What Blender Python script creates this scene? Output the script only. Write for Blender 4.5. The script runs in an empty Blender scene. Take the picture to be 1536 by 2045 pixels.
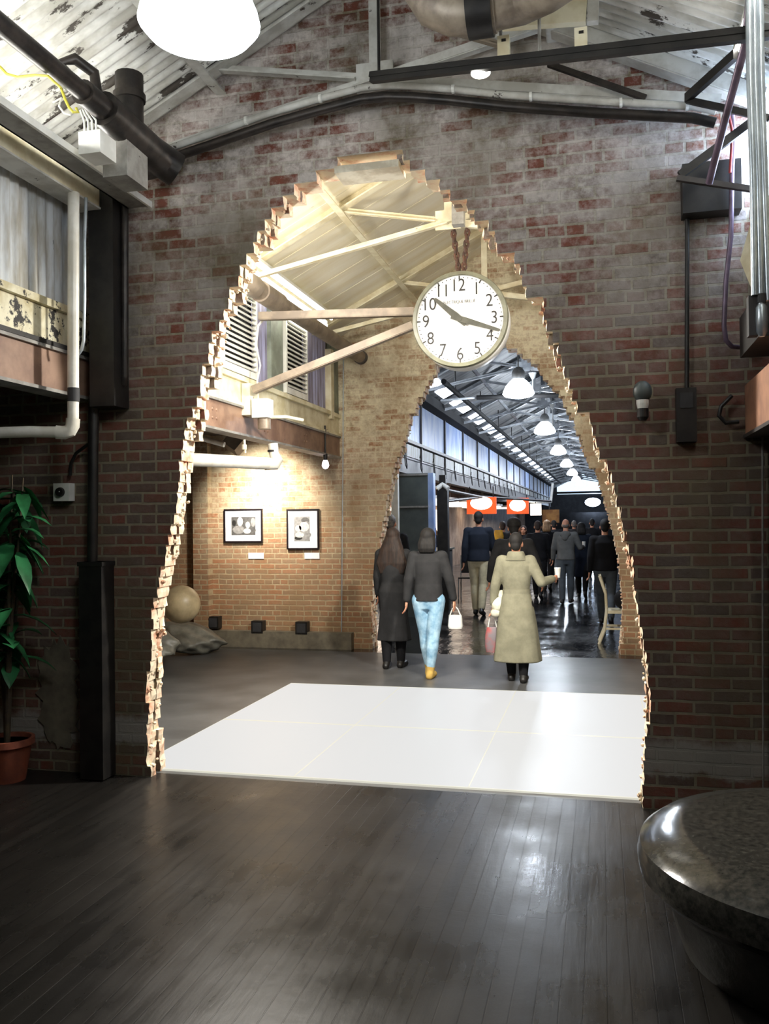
import bpy, bmesh, math, random
from mathutils import Vector, Matrix
random.seed(7)
sc = bpy.context.scene
col = sc.collection
PI = math.pi
R_ = math.radians

# ------------------------------------------------------------------ camera
F, CX, CY, CAMZ = 1750.0, 768.0, 1022.5, 1.75
cam_d = bpy.data.cameras.new('camera')
cam = bpy.data.objects.new('camera', cam_d)
col.objects.link(cam)
cam_d.sensor_fit = 'VERTICAL'
cam_d.sensor_height = 24.0
cam_d.lens = F / 2045.0 * 24.0
cam_d.clip_end = 300
ROT = (Matrix.Rotation(math.atan(432 / F), 4, 'Z') @ Matrix.Rotation(R_(90) + math.atan(17.5 / F), 4, 'X')
       @ Matrix.Rotation(-0.012, 4, 'Z'))
cam.matrix_world = Matrix.Translation((0, 0, CAMZ)) @ ROT
sc.camera = cam
CAMP = Vector((0, 0, CAMZ))
R3 = ROT.to_3x3()


def P(x, y, Y=None, X=None, Z=None):
    """where the line of sight through a photo pixel meets a plane of the place"""
    d = R3 @ Vector(((x - CX) / F, -(y - CY) / F, -1.0))
    if Y is not None:
        t = Y / d.y
    elif X is not None:
        t = X / d.x
    else:
        t = (Z - CAMZ) / d.z
    return CAMP + d * t


# ------------------------------------------------------------------ view
vs = sc.view_settings
vs.view_transform = 'Standard'
vs.look = 'None'
vs.gamma = 1.0
vs.exposure = 0.0
vs.use_curve_mapping = False
try:
    sc.cycles.use_denoising = True
    sc.cycles.max_bounces = 6
    sc.cycles.diffuse_bounces = 4
    sc.cycles.glossy_bounces = 4
    sc.cycles.sample_clamp_indirect = 4.0
    sc.cycles.caustics_reflective = False
    sc.cycles.caustics_refractive = False
except Exception:
    pass
w = bpy.data.worlds.new('world')
sc.world = w
w.use_nodes = True
w.node_tree.nodes['Background'].inputs[0].default_value = (0.75, 0.85, 1.0, 1)
w.node_tree.nodes['Background'].inputs[1].default_value = 0.018


# ------------------------------------------------------------------ materials
def srgb(r, g, b):
    f = lambda c: (c / 255 / 12.92) if c <= 10 else ((c / 255 + .055) / 1.055) ** 2.4
    return (f(r), f(g), f(b), 1)


class NT:
    def __init__(s, name):
        s.m = bpy.data.materials.new(name)
        s.m.use_nodes = True
        s.t = s.m.node_tree
        s.b = s.t.nodes['Principled BSDF']

    def n(s, typ, **kw):
        nd = s.t.nodes.new(typ)
        for k, v in kw.items():
            if k in nd.inputs.keys() if hasattr(nd.inputs, 'keys') else False:
                nd.inputs[k].default_value = v
            else:
                setattr(nd, k, v)
        return nd

    def l(s, a, b):
        s.t.links.new(a, b)

    def ramp(s, fac, stops):
        r = s.n('ShaderNodeValToRGB')
        e = r.color_ramp.elements
        while len(e) < len(stops):
            e.new(0.5)
        for el, (p, c) in zip(e, stops):
            el.position = p
            el.color = c if not isinstance(c, (int, float)) else (c, c, c, 1)
        s.l(fac, r.inputs[0])
        return r.outputs[0]

    def mix(s, fac, a, b, mode='MIX'):
        m = s.n('ShaderNodeMix')
        m.data_type = 'RGBA'
        m.blend_type = mode
        for sock, v in ((m.inputs[0], fac), (m.inputs[6], a), (m.inputs[7], b)):
            if hasattr(v, 'is_linked'):
                s.l(v, sock)
            else:
                sock.default_value = v
        return m.outputs[2]

    def math(s, op, a, b=0.0, clamp=False):
        m = s.n('ShaderNodeMath')
        m.operation = op
        m.use_clamp = clamp
        for sock, v in ((m.inputs[0], a), (m.inputs[1], b)):
            if hasattr(v, 'is_linked'):
                s.l(v, sock)
            else:
                sock.default_value = v
        return m.outputs[0]

    def noise(s, vec, scale, detail=4, rough=.6):
        n = s.n('ShaderNodeTexNoise')
        n.inputs['Scale'].default_value = scale
        n.inputs['Detail'].default_value = detail
        n.inputs['Roughness'].default_value = rough
        if vec is not None:
            s.l(vec, n.inputs['Vector'])
        return n.outputs['Fac']

    def pos(s):
        return s.n('ShaderNodeNewGeometry').outputs['Position']

    def scaled(s, vec, sc3, loc=(0, 0, 0)):
        m = s.n('ShaderNodeMapping')
        m.inputs['Scale'].default_value = sc3
        m.inputs['Location'].default_value = loc
        s.l(vec, m.inputs['Vector'])
        return m.outputs[0]

    def bump(s, h, strength=.3, dist=.01):
        b = s.n('ShaderNodeBump')
        b.inputs['Strength'].default_value = strength
        b.inputs['Distance'].default_value = dist
        s.l(h, b.inputs['Height'])
        s.l(b.outputs[0], s.b.inputs['Normal'])


def paint(name, c1, c2=None, scale=6, lo=.4, hi=.6, rough=.55, metal=0.0, bump=.15, stretch=(1, 1, 1), chip=None, chip_at=.62,
          chip_scale=9, spec=.5):
    """painted / worn surface: two tones by noise and, if asked for, flaked patches"""
    k = NT(name)
    v = k.scaled(k.pos(), stretch)
    n = k.noise(v, scale)
    c = k.ramp(n, [(lo, c1), (hi, c2 or c1)])
    if chip:
        n2 = k.noise(v, chip_scale, 6, .7)
        c = k.mix(k.ramp(n2, [(chip_at, 0), (chip_at + .03, 1)]), c, chip)
    k.l(c, k.b.inputs['Base Color'])
    k.b.inputs['Roughness'].default_value = rough
    k.b.inputs['Metallic'].default_value = metal
    k.b.inputs['Specular IOR Level'].default_value = spec
    if bump:
        k.bump(n, bump, .01)
    return k.m


def glow(name, color, strength):
    k = NT(name)
    k.b.inputs['Base Color'].default_value = color
    k.b.inputs['Emission Color'].default_value = color
    k.b.inputs['Emission Strength'].default_value = strength
    k.b.inputs['Roughness'].default_value = .4
    return k.m


CH = 0.0727      # height of one brick course


def brick(name, ca, cb, mortar, wash, wash_lo, wash_hi, axis='X', wash_z=None, dirt=None, bright=1.0, band=None, mort_w=.0095):
    k = NT(name)
    p = k.pos()
    sp = k.n('ShaderNodeSeparateXYZ')
    k.l(p, sp.inputs[0])
    wob = k.noise(p, 3.0, 2)
    cmb = k.n('ShaderNodeCombineXYZ')
    k.l(k.math('ADD', sp.outputs[0 if axis == 'X' else 1], k.math('MULTIPLY', wob, .02)), cmb.inputs[0])
    k.l(k.math('ADD', sp.outputs[2], k.math('MULTIPLY', k.math('SUBTRACT', k.noise(p, 5.0, 2), .5), .018)), cmb.inputs[1])
    bt = k.n('ShaderNodeTexBrick')
    bt.offset = .5
    bt.squash = .55
    bt.squash_frequency = 6
    bt.inputs['Scale'].default_value = 1
    bt.inputs['Brick Width'].default_value = .212
    bt.inputs['Row Height'].default_value = CH
    bt.inputs['Mortar Size'].default_value = mort_w
    bt.inputs['Mortar Smooth'].default_value = .25
    bt.inputs['Bias'].default_value = -.1
    bt.inputs['Color1'].default_value = ca
    bt.inputs['Color2'].default_value = cb
    bt.inputs['Mortar'].default_value = mortar
    k.l(cmb.outputs[0], bt.inputs['Vector'])
    n1 = k.noise(p, 14, 5, .7)
    c = k.mix(k.ramp(n1, [(.35, 0), (.7, .55)]), bt.outputs['Color'], (mortar[0] * .45, mortar[1] * .43, mortar[2] * .4, 1))
    # remains of old paint
    n2 = k.noise(k.scaled(p, (1, 1, 1.6)), 2.2, 8, .72)
    b2 = k.n('ShaderNodeTexBrick')          # the same bond again: one random number for each brick
    b2.offset, b2.squash, b2.squash_frequency = .5, .55, 6
    for nm_ in ('Scale', 'Brick Width', 'Row Height', 'Mortar Size', 'Mortar Smooth'):
        b2.inputs[nm_].default_value = bt.inputs[nm_].default_value
    b2.inputs['Bias'].default_value = 0
    b2.inputs['Color1'].default_value = (0, 0, 0, 1)
    b2.inputs['Color2'].default_value = (1, 1, 1, 1)
    b2.inputs['Mortar'].default_value = (.55, .55, .55, 1)
    k.l(cmb.outputs[0], b2.inputs['Vector'])
    n2 = k.math('ADD', n2, k.math('MULTIPLY', k.math('SUBTRACT', b2.outputs['Color'], .5), .2))
    n2 = k.math('ADD', n2, k.math('MULTIPLY', k.math('SUBTRACT', k.noise(p, 21, 4, .7), .5), .55))
    f = k.ramp(n2, [(wash_lo, 0), (wash_hi, 1)])
    if wash_z:
        g = k.math('MULTIPLY_ADD', sp.outputs[2], 1 / (wash_z[1] - wash_z[0]))
        g.node.inputs[2].default_value = -wash_z[0] / (wash_z[1] - wash_z[0])
        g.node.use_clamp = True
        f = k.math('MULTIPLY', f, k.math('ADD', k.math('MULTIPLY', g, .92), .08))
    f = k.math('MULTIPLY', f, k.math('ADD', .55, k.math('MULTIPLY', k.noise(p, 30, 3), .6)), True)
    c = k.mix(f, c, wash)
    if dirt:
        n3 = k.noise(k.scaled(p, (1.3, 1, .8), (3, 2, 1)), 1.1, 5, .6)
        c = k.mix(k.ramp(n3, [(.48, 0), (.7, .75)]), c, dirt)
    if band:
        # strip of cement render along the foot of the wall, with ragged edges
        zz = k.math('ADD', sp.outputs[2], k.math('MULTIPLY', k.math('SUBTRACT', k.noise(p, 6, 5, .7), .5), .22))
        c = k.mix(k.ramp(zz, [(.20, 0), (.24, .85), (.38, .85), (.44, 0)]), c, band)
    if bright != 1.0:
        c = k.mix(1.0, c, (bright, bright, bright, 1), 'MULTIPLY')
    k.l(c, k.b.inputs['Base Color'])
    k.b.inputs['Roughness'].default_value = .8
    h = k.math('ADD', k.math('MULTIPLY', bt.outputs['Fac'], -1.0), k.math('MULTIPLY', n1, .8))
    k.bump(h, .55, .012)
    return k.m


M = {}
M['brick_room'] = brick('brick_room', srgb(118, 58, 43), srgb(54, 45, 37), srgb(130, 120, 97), srgb(222, 215, 209), .31, .6,
                        wash_z=(2.5, 4.4), dirt=srgb(96, 86, 62), band=srgb(150, 146, 138))
M['brick_warm'] = brick('brick_warm', srgb(160, 108, 74), srgb(128, 98, 70), srgb(178, 158, 124), srgb(234, 226, 196), .26, .58,
                        wash_z=(1.1, 3.3), dirt=srgb(140, 112, 78))
M['brick_side'] = brick('brick_side', srgb(110, 72, 54), srgb(84, 64, 52), srgb(140, 128, 108), srgb(150, 140, 120), .5, .7, axis='Y')
M['brick_broken'] = paint('brick_broken', srgb(238, 222, 194), srgb(214, 158, 126), 9, .46, .66, .85, bump=.4, chip=srgb(128, 96, 78), chip_at=.68,
                          chip_scale=18)
M['brick_stone'] = paint('brick_stone', srgb(232, 226, 208), srgb(200, 190, 168), 8, rough=.8, bump=.4)


def floor_material():
    k = NT('floor_boards')
    p = k.pos()
    sp = k.n('ShaderNodeSeparateXYZ')
    k.l(p, sp.inputs[0])
    cmb = k.n('ShaderNodeCombineXYZ')
    k.l(sp.outputs[1], cmb.inputs[0])
    k.l(sp.outputs[0], cmb.inputs[1])
    bt = k.n('ShaderNodeTexBrick')
    bt.inputs['Scale'].default_value = 1
    bt.inputs['Brick Width'].default_value = 2.6
    bt.inputs['Row Height'].default_value = .085
    bt.inputs['Mortar Size'].default_value = .003
    bt.inputs['Mortar Smooth'].default_value = .3
    bt.inputs['Color1'].default_value = srgb(33, 31, 29)
    bt.inputs['Color2'].default_value = srgb(25, 24, 23)
    bt.inputs['Mortar'].default_value = srgb(16, 15, 14)
    k.l(cmb.outputs[0], bt.inputs['Vector'])
    n = k.noise(k.scaled(p, (6, .7, 1)), 2.5, 6, .65)
    n2 = k.noise(p, 1.3, 5, .6)
    c = k.mix(k.ramp(n, [(.4, 0), (.75, .5)]), bt.outputs['Color'], srgb(46, 44, 41))
    c = k.mix(k.ramp(n2, [(.4, 0), (.7, .5)]), c, srgb(30, 27, 25))
    k.l(c, k.b.inputs['Base Color'])
    r = k.math('ADD', k.math('MULTIPLY', k.ramp(n2, [(.3, 0), (.7, 1)]), .22), k.math('ADD', k.math('MULTIPLY', n, .16), .12))
    k.l(r, k.b.inputs['Roughness'])
    k.b.inputs['Specular IOR Level'].default_value = .2
    h = k.math('ADD', k.math('MULTIPLY', bt.outputs['Fac'], -.6), k.math('ADD', k.math('MULTIPLY', n, .5), k.math('MULTIPLY', k.noise(p, 9, 4), .35)))
    k.bump(h, .35, .008)
    return k.m


M['floor'] = floor_material()


def wet_floor():
    k = NT('floor_sealed')
    p = k.pos()
    n = k.noise(p, 1.6, 6, .6)
    n2 = k.noise(k.scaled(p, (2.2, 1, 1)), 3.2, 4, .5)
    k.l(k.ramp(n, [(.35, srgb(26, 26, 27)), (.7, srgb(48, 48, 49))]), k.b.inputs['Base Color'])
    k.l(k.ramp(n, [(.35, .09), (.7, .24)]), k.b.inputs['Roughness'])
    k.b.inputs['Specular IOR Level'].default_value = .7
    k.bump(n2, .42, .02)
    return k.m


M['floor_wet'] = wet_floor()
M['floor_sealed'] = paint('floor_sealed', srgb(66, 66, 66), srgb(88, 88, 88), 2, .35, .7, rough=.36, bump=.1, spec=.35)
BLK = srgb(26, 25, 25)
M['black'] = paint('black_steel', srgb(24, 23, 23), srgb(38, 36, 34), 9, rough=.45, metal=.2)
M['black_pipe'] = paint('black_pipe', srgb(34, 31, 29), srgb(56, 50, 46), 9, rough=.42, metal=.3)
M['grey_steel'] = paint('grey_steel', srgb(150, 148, 142), srgb(120, 117, 112), 7, rough=.5, chip=srgb(54, 46, 40), chip_at=.66)
M['pale_steel'] = paint('pale_steel', srgb(208, 208, 202), srgb(176, 174, 166), 5, rough=.55, chip=srgb(64, 54, 46), chip_at=.64)
M['cream_steel'] = paint('cream_steel', srgb(232, 226, 200), srgb(206, 194, 160), 4, rough=.5, chip=srgb(118, 92, 66), chip_at=.7)
M['peeling'] = paint('peeling_paint', srgb(226, 220, 192), srgb(190, 178, 140), 5, rough=.6, chip=srgb(30, 27, 24), chip_at=.53, chip_scale=6, bump=.3)
M['lintel_cream'] = paint('lintel_cream', srgb(240, 234, 206), srgb(214, 204, 166), 4, rough=.6, chip=srgb(60, 50, 40), chip_at=.65, chip_scale=5)
M['roof_white'] = paint('roof_white', srgb(222, 222, 216), srgb(176, 174, 164), 5, rough=.6, stretch=(.6, 1.6, .6), chip=srgb(62, 56, 50), chip_at=.57,
                        chip_scale=4, bump=.2)
M['side_window'] = glow('side_window', srgb(205, 226, 255), 22.0)
M['wall_white'] = paint('wall_white', srgb(206, 210, 212), srgb(168, 164, 152), 4, rough=.55, stretch=(1, 3, .5), chip=srgb(50, 46, 40), chip_at=.68)
M['girder_brown'] = paint('girder_brown', srgb(150, 120, 100), srgb(124, 96, 80), 4, rough=.5, chip=srgb(92, 62, 48), chip_at=.66)
M['girder_dark'] = paint('girder_dark', srgb(74, 68, 66), srgb(54, 50, 50), 4, rough=.5)
M['girder_rust'] = paint('girder_rust', srgb(170, 124, 96), srgb(130, 92, 74), 3, rough=.6)
M['pvc'] = paint('white_pipe', srgb(236, 234, 224), srgb(214, 210, 196), 5, rough=.35, bump=.05)
M['duct_brown'] = paint('duct_brown', srgb(150, 138, 122), srgb(112, 100, 88), 6, rough=.45, metal=.15)
M['blue_panel'] = paint('blue_panel', srgb(122, 150, 204), srgb(176, 192, 220), 2, rough=.45, stretch=(1, 2, .6))
M['violet_panel'] = paint('violet_panel', srgb(168, 170, 206), srgb(128, 122, 140), 3, rough=.45, stretch=(1, 5, .4))
M['pier_green'] = paint('pier_green', srgb(140, 148, 134), srgb(116, 122, 110), 5, rough=.5)
M['white'] = paint('white_paint', srgb(238, 238, 232), srgb(222, 222, 214), 6, rough=.45, bump=.03)
M['aluminium'] = paint('aluminium', srgb(196, 206, 212), srgb(170, 180, 188), 8, rough=.3, metal=.6, bump=.03)
M['granite'] = paint('granite', srgb(38, 38, 36), srgb(72, 70, 64), 40, .35, .7, rough=.15, bump=.03, spec=.38)
M['granite_rough'] = paint('granite_rough', srgb(34, 32, 30), srgb(60, 56, 50), 18, .3, .75, rough=.5, bump=.5)
M['rock'] = paint('rock', srgb(136, 136, 126), srgb(84, 82, 74), 5, .3, .7, rough=.45, bump=.8)
M['stone_ball'] = paint('stone_ball', srgb(196, 178, 140), srgb(150, 134, 104), 5, .35, .7, rough=.4, bump=.2)
M['plinth'] = paint('plinth', srgb(126, 118, 100), srgb(84, 78, 66), 6, .3, .7, rough=.7, bump=.4)
M['terracotta'] = paint('terracotta', srgb(128, 66, 44), srgb(104, 52, 36), 6, rough=.8)
M['soot'] = paint('soot', srgb(14, 14, 14), srgb(22, 21, 21), 5, rough=.85, spec=.2)
M['leaf'] = paint('leaf', srgb(28, 78, 44), srgb(44, 108, 66), 5, rough=.35, bump=0)
M['stem'] = paint('stem', srgb(74, 62, 44), srgb(54, 46, 36), 12, rough=.8)
M['soil'] = paint('soil', srgb(36, 28, 22), srgb(52, 42, 32), 20, rough=.9)
M['dark'] = paint('dark_matt', srgb(40, 40, 42), srgb(52, 52, 54), 4, rough=.7)
M['slate'] = paint('slate_board', srgb(82, 90, 88), srgb(66, 72, 72), 2, rough=.5)
M['rail_brown'] = paint('rail_brown', srgb(124, 112, 98), srgb(150, 136, 118), 5, rough=.5, metal=.1)
M['rust'] = paint('rust_chain', srgb(84, 54, 38), srgb(54, 38, 30), 20, rough=.7)
M['yellow_wire'] = paint('yellow_wire', srgb(206, 196, 74), None, rough=.5, bump=0)
M['violet_tube'] = paint('violet_tube', srgb(126, 110, 132), srgb(96, 82, 98), 6, rough=.4, metal=.3)
M['red_tube'] = paint('red_tube', srgb(150, 44, 44), None, rough=.4, bump=0)
M['skin'] = paint('skin', srgb(206, 150, 120), srgb(190, 130, 102), 12, rough=.5, bump=.02)
M['skin_dark'] = paint('skin_dark', srgb(120, 82, 62), srgb(100, 66, 50), 12, rough=.5, bump=.02)
M['lip'] = paint('lip', srgb(160, 84, 76), None, rough=.4, bump=0)
M['eye'] = paint('eye', srgb(60, 46, 38), None, rough=.2, bump=0)


def cloth(name, a, b=None):
    return paint(name, a, b or tuple(list(x * .75 for x in a[:3]) + [1]), 9, .35, .65, rough=.85, bump=.35, spec=.2)


M['navy'] = cloth('navy_cloth', srgb(34, 40, 52))
M['khaki'] = cloth('khaki_cloth', srgb(206, 196, 164))
M['trench'] = cloth('trench_cloth', srgb(136, 133, 112))
M['charcoal'] = cloth('charcoal_cloth', srgb(50, 50, 51))
M['black_cloth'] = cloth('black_cloth', srgb(28, 28, 31))
M['jeans'] = cloth('jeans_cloth', srgb(176, 208, 226), srgb(116, 156, 184))
M['grey_jeans'] = cloth('grey_jeans', srgb(84, 90, 96))
M['hoodie'] = cloth('hoodie_cloth', srgb(104, 104, 102))
M['tan_boot'] = cloth('tan_boot', srgb(200, 166, 90))
M['brown_hair'] = paint('brown_hair', srgb(58, 42, 33), srgb(36, 27, 22), 20, stretch=(3, 3, .3), rough=.7, bump=.3)
M['black_hair'] = paint('black_hair', srgb(18, 16, 15), srgb(30, 26, 23), 20, stretch=(3, 3, .3), rough=.75, bump=.3)
M['fair_hair'] = paint('fair_hair', srgb(176, 142, 104), srgb(140, 108, 78), 20, stretch=(3, 3, .3), rough=.5, bump=.3)
M['grey_hair'] = paint('grey_hair', srgb(128, 122, 114), srgb(96, 92, 88), 20, rough=.6, bump=.3)
M['silk'] = cloth('white_silk', srgb(232, 230, 214), srgb(190, 186, 160))
M['orange'] = glow('orange_sign', srgb(238, 84, 30), .7)
M['sign_white'] = glow('sign_white', srgb(255, 246, 232), 3.0)
M['shop_glow'] = glow('shop_glow', srgb(255, 236, 214), 2.2)
M['shop_wall'] = paint('shop_wall', srgb(214, 190, 168), srgb(180, 150, 128), 2, rough=.6)
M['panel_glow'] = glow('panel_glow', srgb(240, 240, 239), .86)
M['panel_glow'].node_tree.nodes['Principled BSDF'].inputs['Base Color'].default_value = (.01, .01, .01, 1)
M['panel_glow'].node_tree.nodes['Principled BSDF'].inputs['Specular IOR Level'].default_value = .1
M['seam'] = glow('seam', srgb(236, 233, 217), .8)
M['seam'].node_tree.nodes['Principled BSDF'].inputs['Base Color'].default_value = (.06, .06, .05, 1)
M['lamp_near'] = glow('lamp_near', srgb(244, 250, 255), 30.0)
M['lamp_far'] = glow('lamp_far', srgb(225, 238, 255), 14.0)
M['tube_glow'] = glow('tube_glow', srgb(255, 252, 240), 9.0)
M['bulb_glow'] = glow('bulb_glow', srgb(255, 240, 250), 12.0)
M['day_window'] = glow('day_window', srgb(205, 226, 255), 60.0)
M['sky_pane'] = glow('sky_pane', srgb(225, 236, 255), 7.0)
M['end_pane'] = glow('end_pane', srgb(205, 226, 246), 1.4)
M['eave_tube'] = glow('eave_tube', srgb(255, 253, 246), 58.0)
M['yellow_bag'] = paint('yellow_bag', srgb(226, 170, 44), srgb(200, 146, 36), 8, rough=.6)
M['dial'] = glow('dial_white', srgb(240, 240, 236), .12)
M['rim_olive'] = paint('rim_olive', srgb(112, 112, 94), srgb(98, 98, 82), 8, rough=.4, bump=.02)
M['hand_grey'] = paint('hand_grey', srgb(84, 84, 74), srgb(70, 70, 62), 8, rough=.5, bump=.02)
M['ink'] = paint('ink', srgb(36, 34, 32), None, rough=.6, bump=0)
M['frame_black'] = paint('frame_black', srgb(24, 18, 24), None, rough=.35, bump=0)
M['mat_white'] = paint('mat_white', srgb(232, 232, 236), None, rough=.7, bump=0)
for i, g in enumerate((40, 96, 150, 206)):
    M['tone%d' % i] = paint('print_tone', srgb(g, g, g), srgb(int(g * .8), int(g * .8), int(g * .8)), 30, .35, .65, rough=.5, bump=0)


# ------------------------------------------------------------------ mesh helpers
class MB:
    def __init__(s):
        s.v, s.f, s.mi, s.mats = [], [], [], []

    def mat(s, m):
        if m not in s.mats:
            s.mats.append(m)
        return s.mats.index(m)

    def add(s, vs, fs, m=None, fm=None):
        o = len(s.v)
        s.v += [Vector(v) for v in vs]
        for i, f in enumerate(fs):
            s.f.append([o + a for a in f])
            s.mi.append(s.mat((fm[i] if fm else m)))

    def box(s, lo, hi, m, rot=None, about=None):
        x0, y0, z0 = lo
        x1, y1, z1 = hi
        vs = [Vector(v) for v in ((x0, y0, z0), (x1, y0, z0), (x1, y1, z0), (x0, y1, z0), (x0, y0, z1), (x1, y0, z1), (x1, y1, z1), (x0, y1, z1))]
        if rot is not None:
            c = Vector(about) if about is not None else (Vector(lo) + Vector(hi)) / 2
            vs = [c + rot @ (v - c) for v in vs]
        s.add(vs, [(0, 3, 2, 1), (4, 5, 6, 7), (0, 1, 5, 4), (1, 2, 6, 5), (2, 3, 7, 6), (3, 0, 4, 7)], m)

    def bar(s, a, b, w, h, m, up=(0, 0, 1)):
        """rectangular bar from a to b, w across, h along up"""
        a, b = Vector(a), Vector(b)
        d = (b - a).normalized()
        up = Vector(up)
        sx = d.cross(up)
        if sx.length < 1e-4:
            sx = d.cross(Vector((0, 1, 0)))
        sx.normalize()
        uz = sx.cross(d).normalized()
        vs = []
        for p in (a, b):
            for i, j in ((-1, -1), (1, -1), (1, 1), (-1, 1)):
                vs.append(p + sx * w / 2 * i + uz * h / 2 * j)
        s.add(vs, [(3, 2, 1, 0), (4, 5, 6, 7), (0, 1, 5, 4), (1, 2, 6, 5), (2, 3, 7, 6), (3, 0, 4, 7)], m)

    def angle(s, a, b, w, t, m, up=(0, 0, 1), flip=1):
        """steel angle section"""
        a, b = Vector(a), Vector(b)
        d = (b - a).normalized()
        sx = d.cross(Vector(up)).normalized() * flip
        uz = d.cross(sx).normalized() * (-flip)
        if uz.dot(Vector(up)) < 0:
            uz = -uz
        s.bar(a + uz * w / 2, b + uz * w / 2, t, w, m, up)
        s.bar(a + sx * w / 2, b + sx * w / 2, w, t, m, up)

    def tube(s, pts, r, m, n=12, cap=True, rs=None):
        pts = [Vector(p) for p in pts]
        rings = []
        prev = None
        for i, p in enumerate(pts):
            if i == 0:
                d = pts[1] - p
            elif i == len(pts) - 1:
                d = p - pts[-2]
            else:
                d = (pts[i + 1] - p).normalized() + (p - pts[i - 1]).normalized()
            d.normalize()
            if prev is None:
                ax = d.cross(Vector((0, 0, 1)))
                if ax.length < .05:
                    ax = d.cross(Vector((0, 1, 0)))
                ax.normalize()
            else:
                ax = prev - d * prev.dot(d)
                ax.normalize()
            prev = ax
            bx = d.cross(ax)
            rr = rs[i] if rs else r
            rings.append([p + ax * rr * math.cos(2 * PI * k / n) + bx * rr * math.sin(2 * PI * k / n) for k in range(n)])
        vs = [v for g in rings for v in g]
        fs = []
        for i in range(len(pts) - 1):
            for k in range(n):
                k2 = (k + 1) % n
                fs.append((i * n + k, i * n + k2, (i + 1) * n + k2, (i + 1) * n + k))
        if cap:
            fs.append(tuple(reversed(range(n))))
            fs.append(tuple(range((len(pts) - 1) * n, len(pts) * n)))
        s.add(vs, fs, m)

    def lathe(s, prof, c, m, n=32, axis='Z', sx=1.0, sy=1.0, wob=0.0, cap=True):
        c = Vector(c)
        vs = []
        for r, z in prof:
            for k in range(n):
                a = 2 * PI * k / n
                q = 1 + wob * (math.sin(3 * a + 1) * .5 + math.sin(5 * a + 2.2) * .3)
                x, y = r * q * math.cos(a) * sx, r * q * math.sin(a) * sy
                if axis == 'Z':
                    vs.append(c + Vector((x, y, z)))
                elif axis == 'Y':
                    vs.append(c + Vector((x, z, -y)))
                else:
                    vs.append(c + Vector((z, x, y)))
        fs = []
        for i in range(len(prof) - 1):
            for k in range(n):
                k2 = (k + 1) % n
                fs.append((i * n + k, i * n + k2, (i + 1) * n + k2, (i + 1) * n + k))
        if cap:
            fs.append(tuple(reversed(range(n))))
            fs.append(tuple(range((len(prof) - 1) * n, len(prof) * n)))
        s.add(vs, fs, m)

    def ell(s, c, r, m, n=16, k=10, rot=None):
        c = Vector(c)
        vs, fs = [], []
        for i in range(k + 1):
            th = PI * i / k
            for j in range(n):
                a = 2 * PI * j / n
                v = Vector((r[0] * math.sin(th) * math.cos(a), r[1] * math.sin(th) * math.sin(a), r[2] * math.cos(th)))
                if rot is not None:
                    v = rot @ v
                vs.append(c + v)
        for i in range(k):
            for j in range(n):
                j2 = (j + 1) % n
                fs.append((i * n + j, (i + 1) * n + j, (i + 1) * n + j2, i * n + j2))
        s.add(vs, fs, m)

    def build(s, name, parent=None, smooth=False, auto=None, loc=None):
        me = bpy.data.meshes.new(name)
        off = Vector(loc) if loc is not None else Vector((0, 0, 0))
        me.from_pydata([tuple(v - off) for v in s.v], [], s.f)
        for m in s.mats:
            me.materials.append(M[m])
        me.polygons.foreach_set('material_index', s.mi)
        bm = bmesh.new()
        bm.from_mesh(me)
        bmesh.ops.remove_doubles(bm, verts=bm.verts, dist=1e-6)
        bmesh.ops.recalc_face_normals(bm, faces=bm.faces)
        if smooth:
            ang = R_(auto or 40)
            for f in bm.faces:
                f.smooth = True
            for e in bm.edges:
                if len(e.link_faces) == 2 and e.calc_face_angle(0) > ang:
                    e.smooth = False
        bm.to_mesh(me)
        bm.free()
        o = bpy.data.objects.new(name, me)
        col.objects.link(o)
        if parent is not None:
            o.parent = parent
            o.matrix_parent_inverse = Matrix.Identity(4)
            # parts are written in world coordinates: bring them into the thing's frame
            if loc is None:
                base = parent
                mw = Matrix.Identity(4)
                while base is not None:
                    mw = Matrix.LocRotScale(base.location, base.rotation_euler, None) @ mw
                    base = base.parent
                me.transform(mw.inverted())
        elif loc is not None:
            o.location = off
        return o


def thing(name, label, cat, loc=(0, 0, 0), rotz=0, group=None):
    o = bpy.data.objects.new(name, None)
    o.empty_display_size = .1
    col.objects.link(o)
    o.location = loc
    o.rotation_euler = (0, 0, rotz)
    return tag(o, label, cat, group)


def tag(o, label, cat, group=None):
    o['label'] = label
    o['category'] = cat
    if group:
        o['group'] = group
    return o


def struct(o):
    o['kind'] = 'structure'
    return o


def kids(o):
    return [c for c in bpy.data.objects if c.parent is o]


def dup(root, loc, label=None, rotz=None, group=None):
    r = root.copy()
    col.objects.link(r)
    r.location = loc
    if rotz is not None:
        r.rotation_euler = (0, 0, rotz)
    if label:
        r['label'] = label
    if group:
        r['group'] = group
    for ch in kids(root):
        c = ch.copy()
        col.objects.link(c)
        c.parent = r
        for g in kids(ch):
            d = g.copy()
            col.objects.link(d)
            d.parent = c
    return r


def one(mb, name, label, cat, group=None, smooth=False, auto=None):
    return tag(mb.build(name, None, smooth, auto), label, cat, group)
# ------------------------------------------------------------------ the hall: x across, y along, z up
XL, XR, XC = -3.55, 0.95, -1.35       # side wall planes and ridge line
ZE, ZR = 4.25, 5.36                   # eave and ridge heights
Y1, T1 = 5.5, 0.21                    # first brick wall
Y2, T2 = 11.6, 0.30                   # second brick wall
YEND = 72.0


def roof_z(x):
    return ZR - abs(x - XC) * (ZR - ZE) / (XC - XL)


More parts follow.
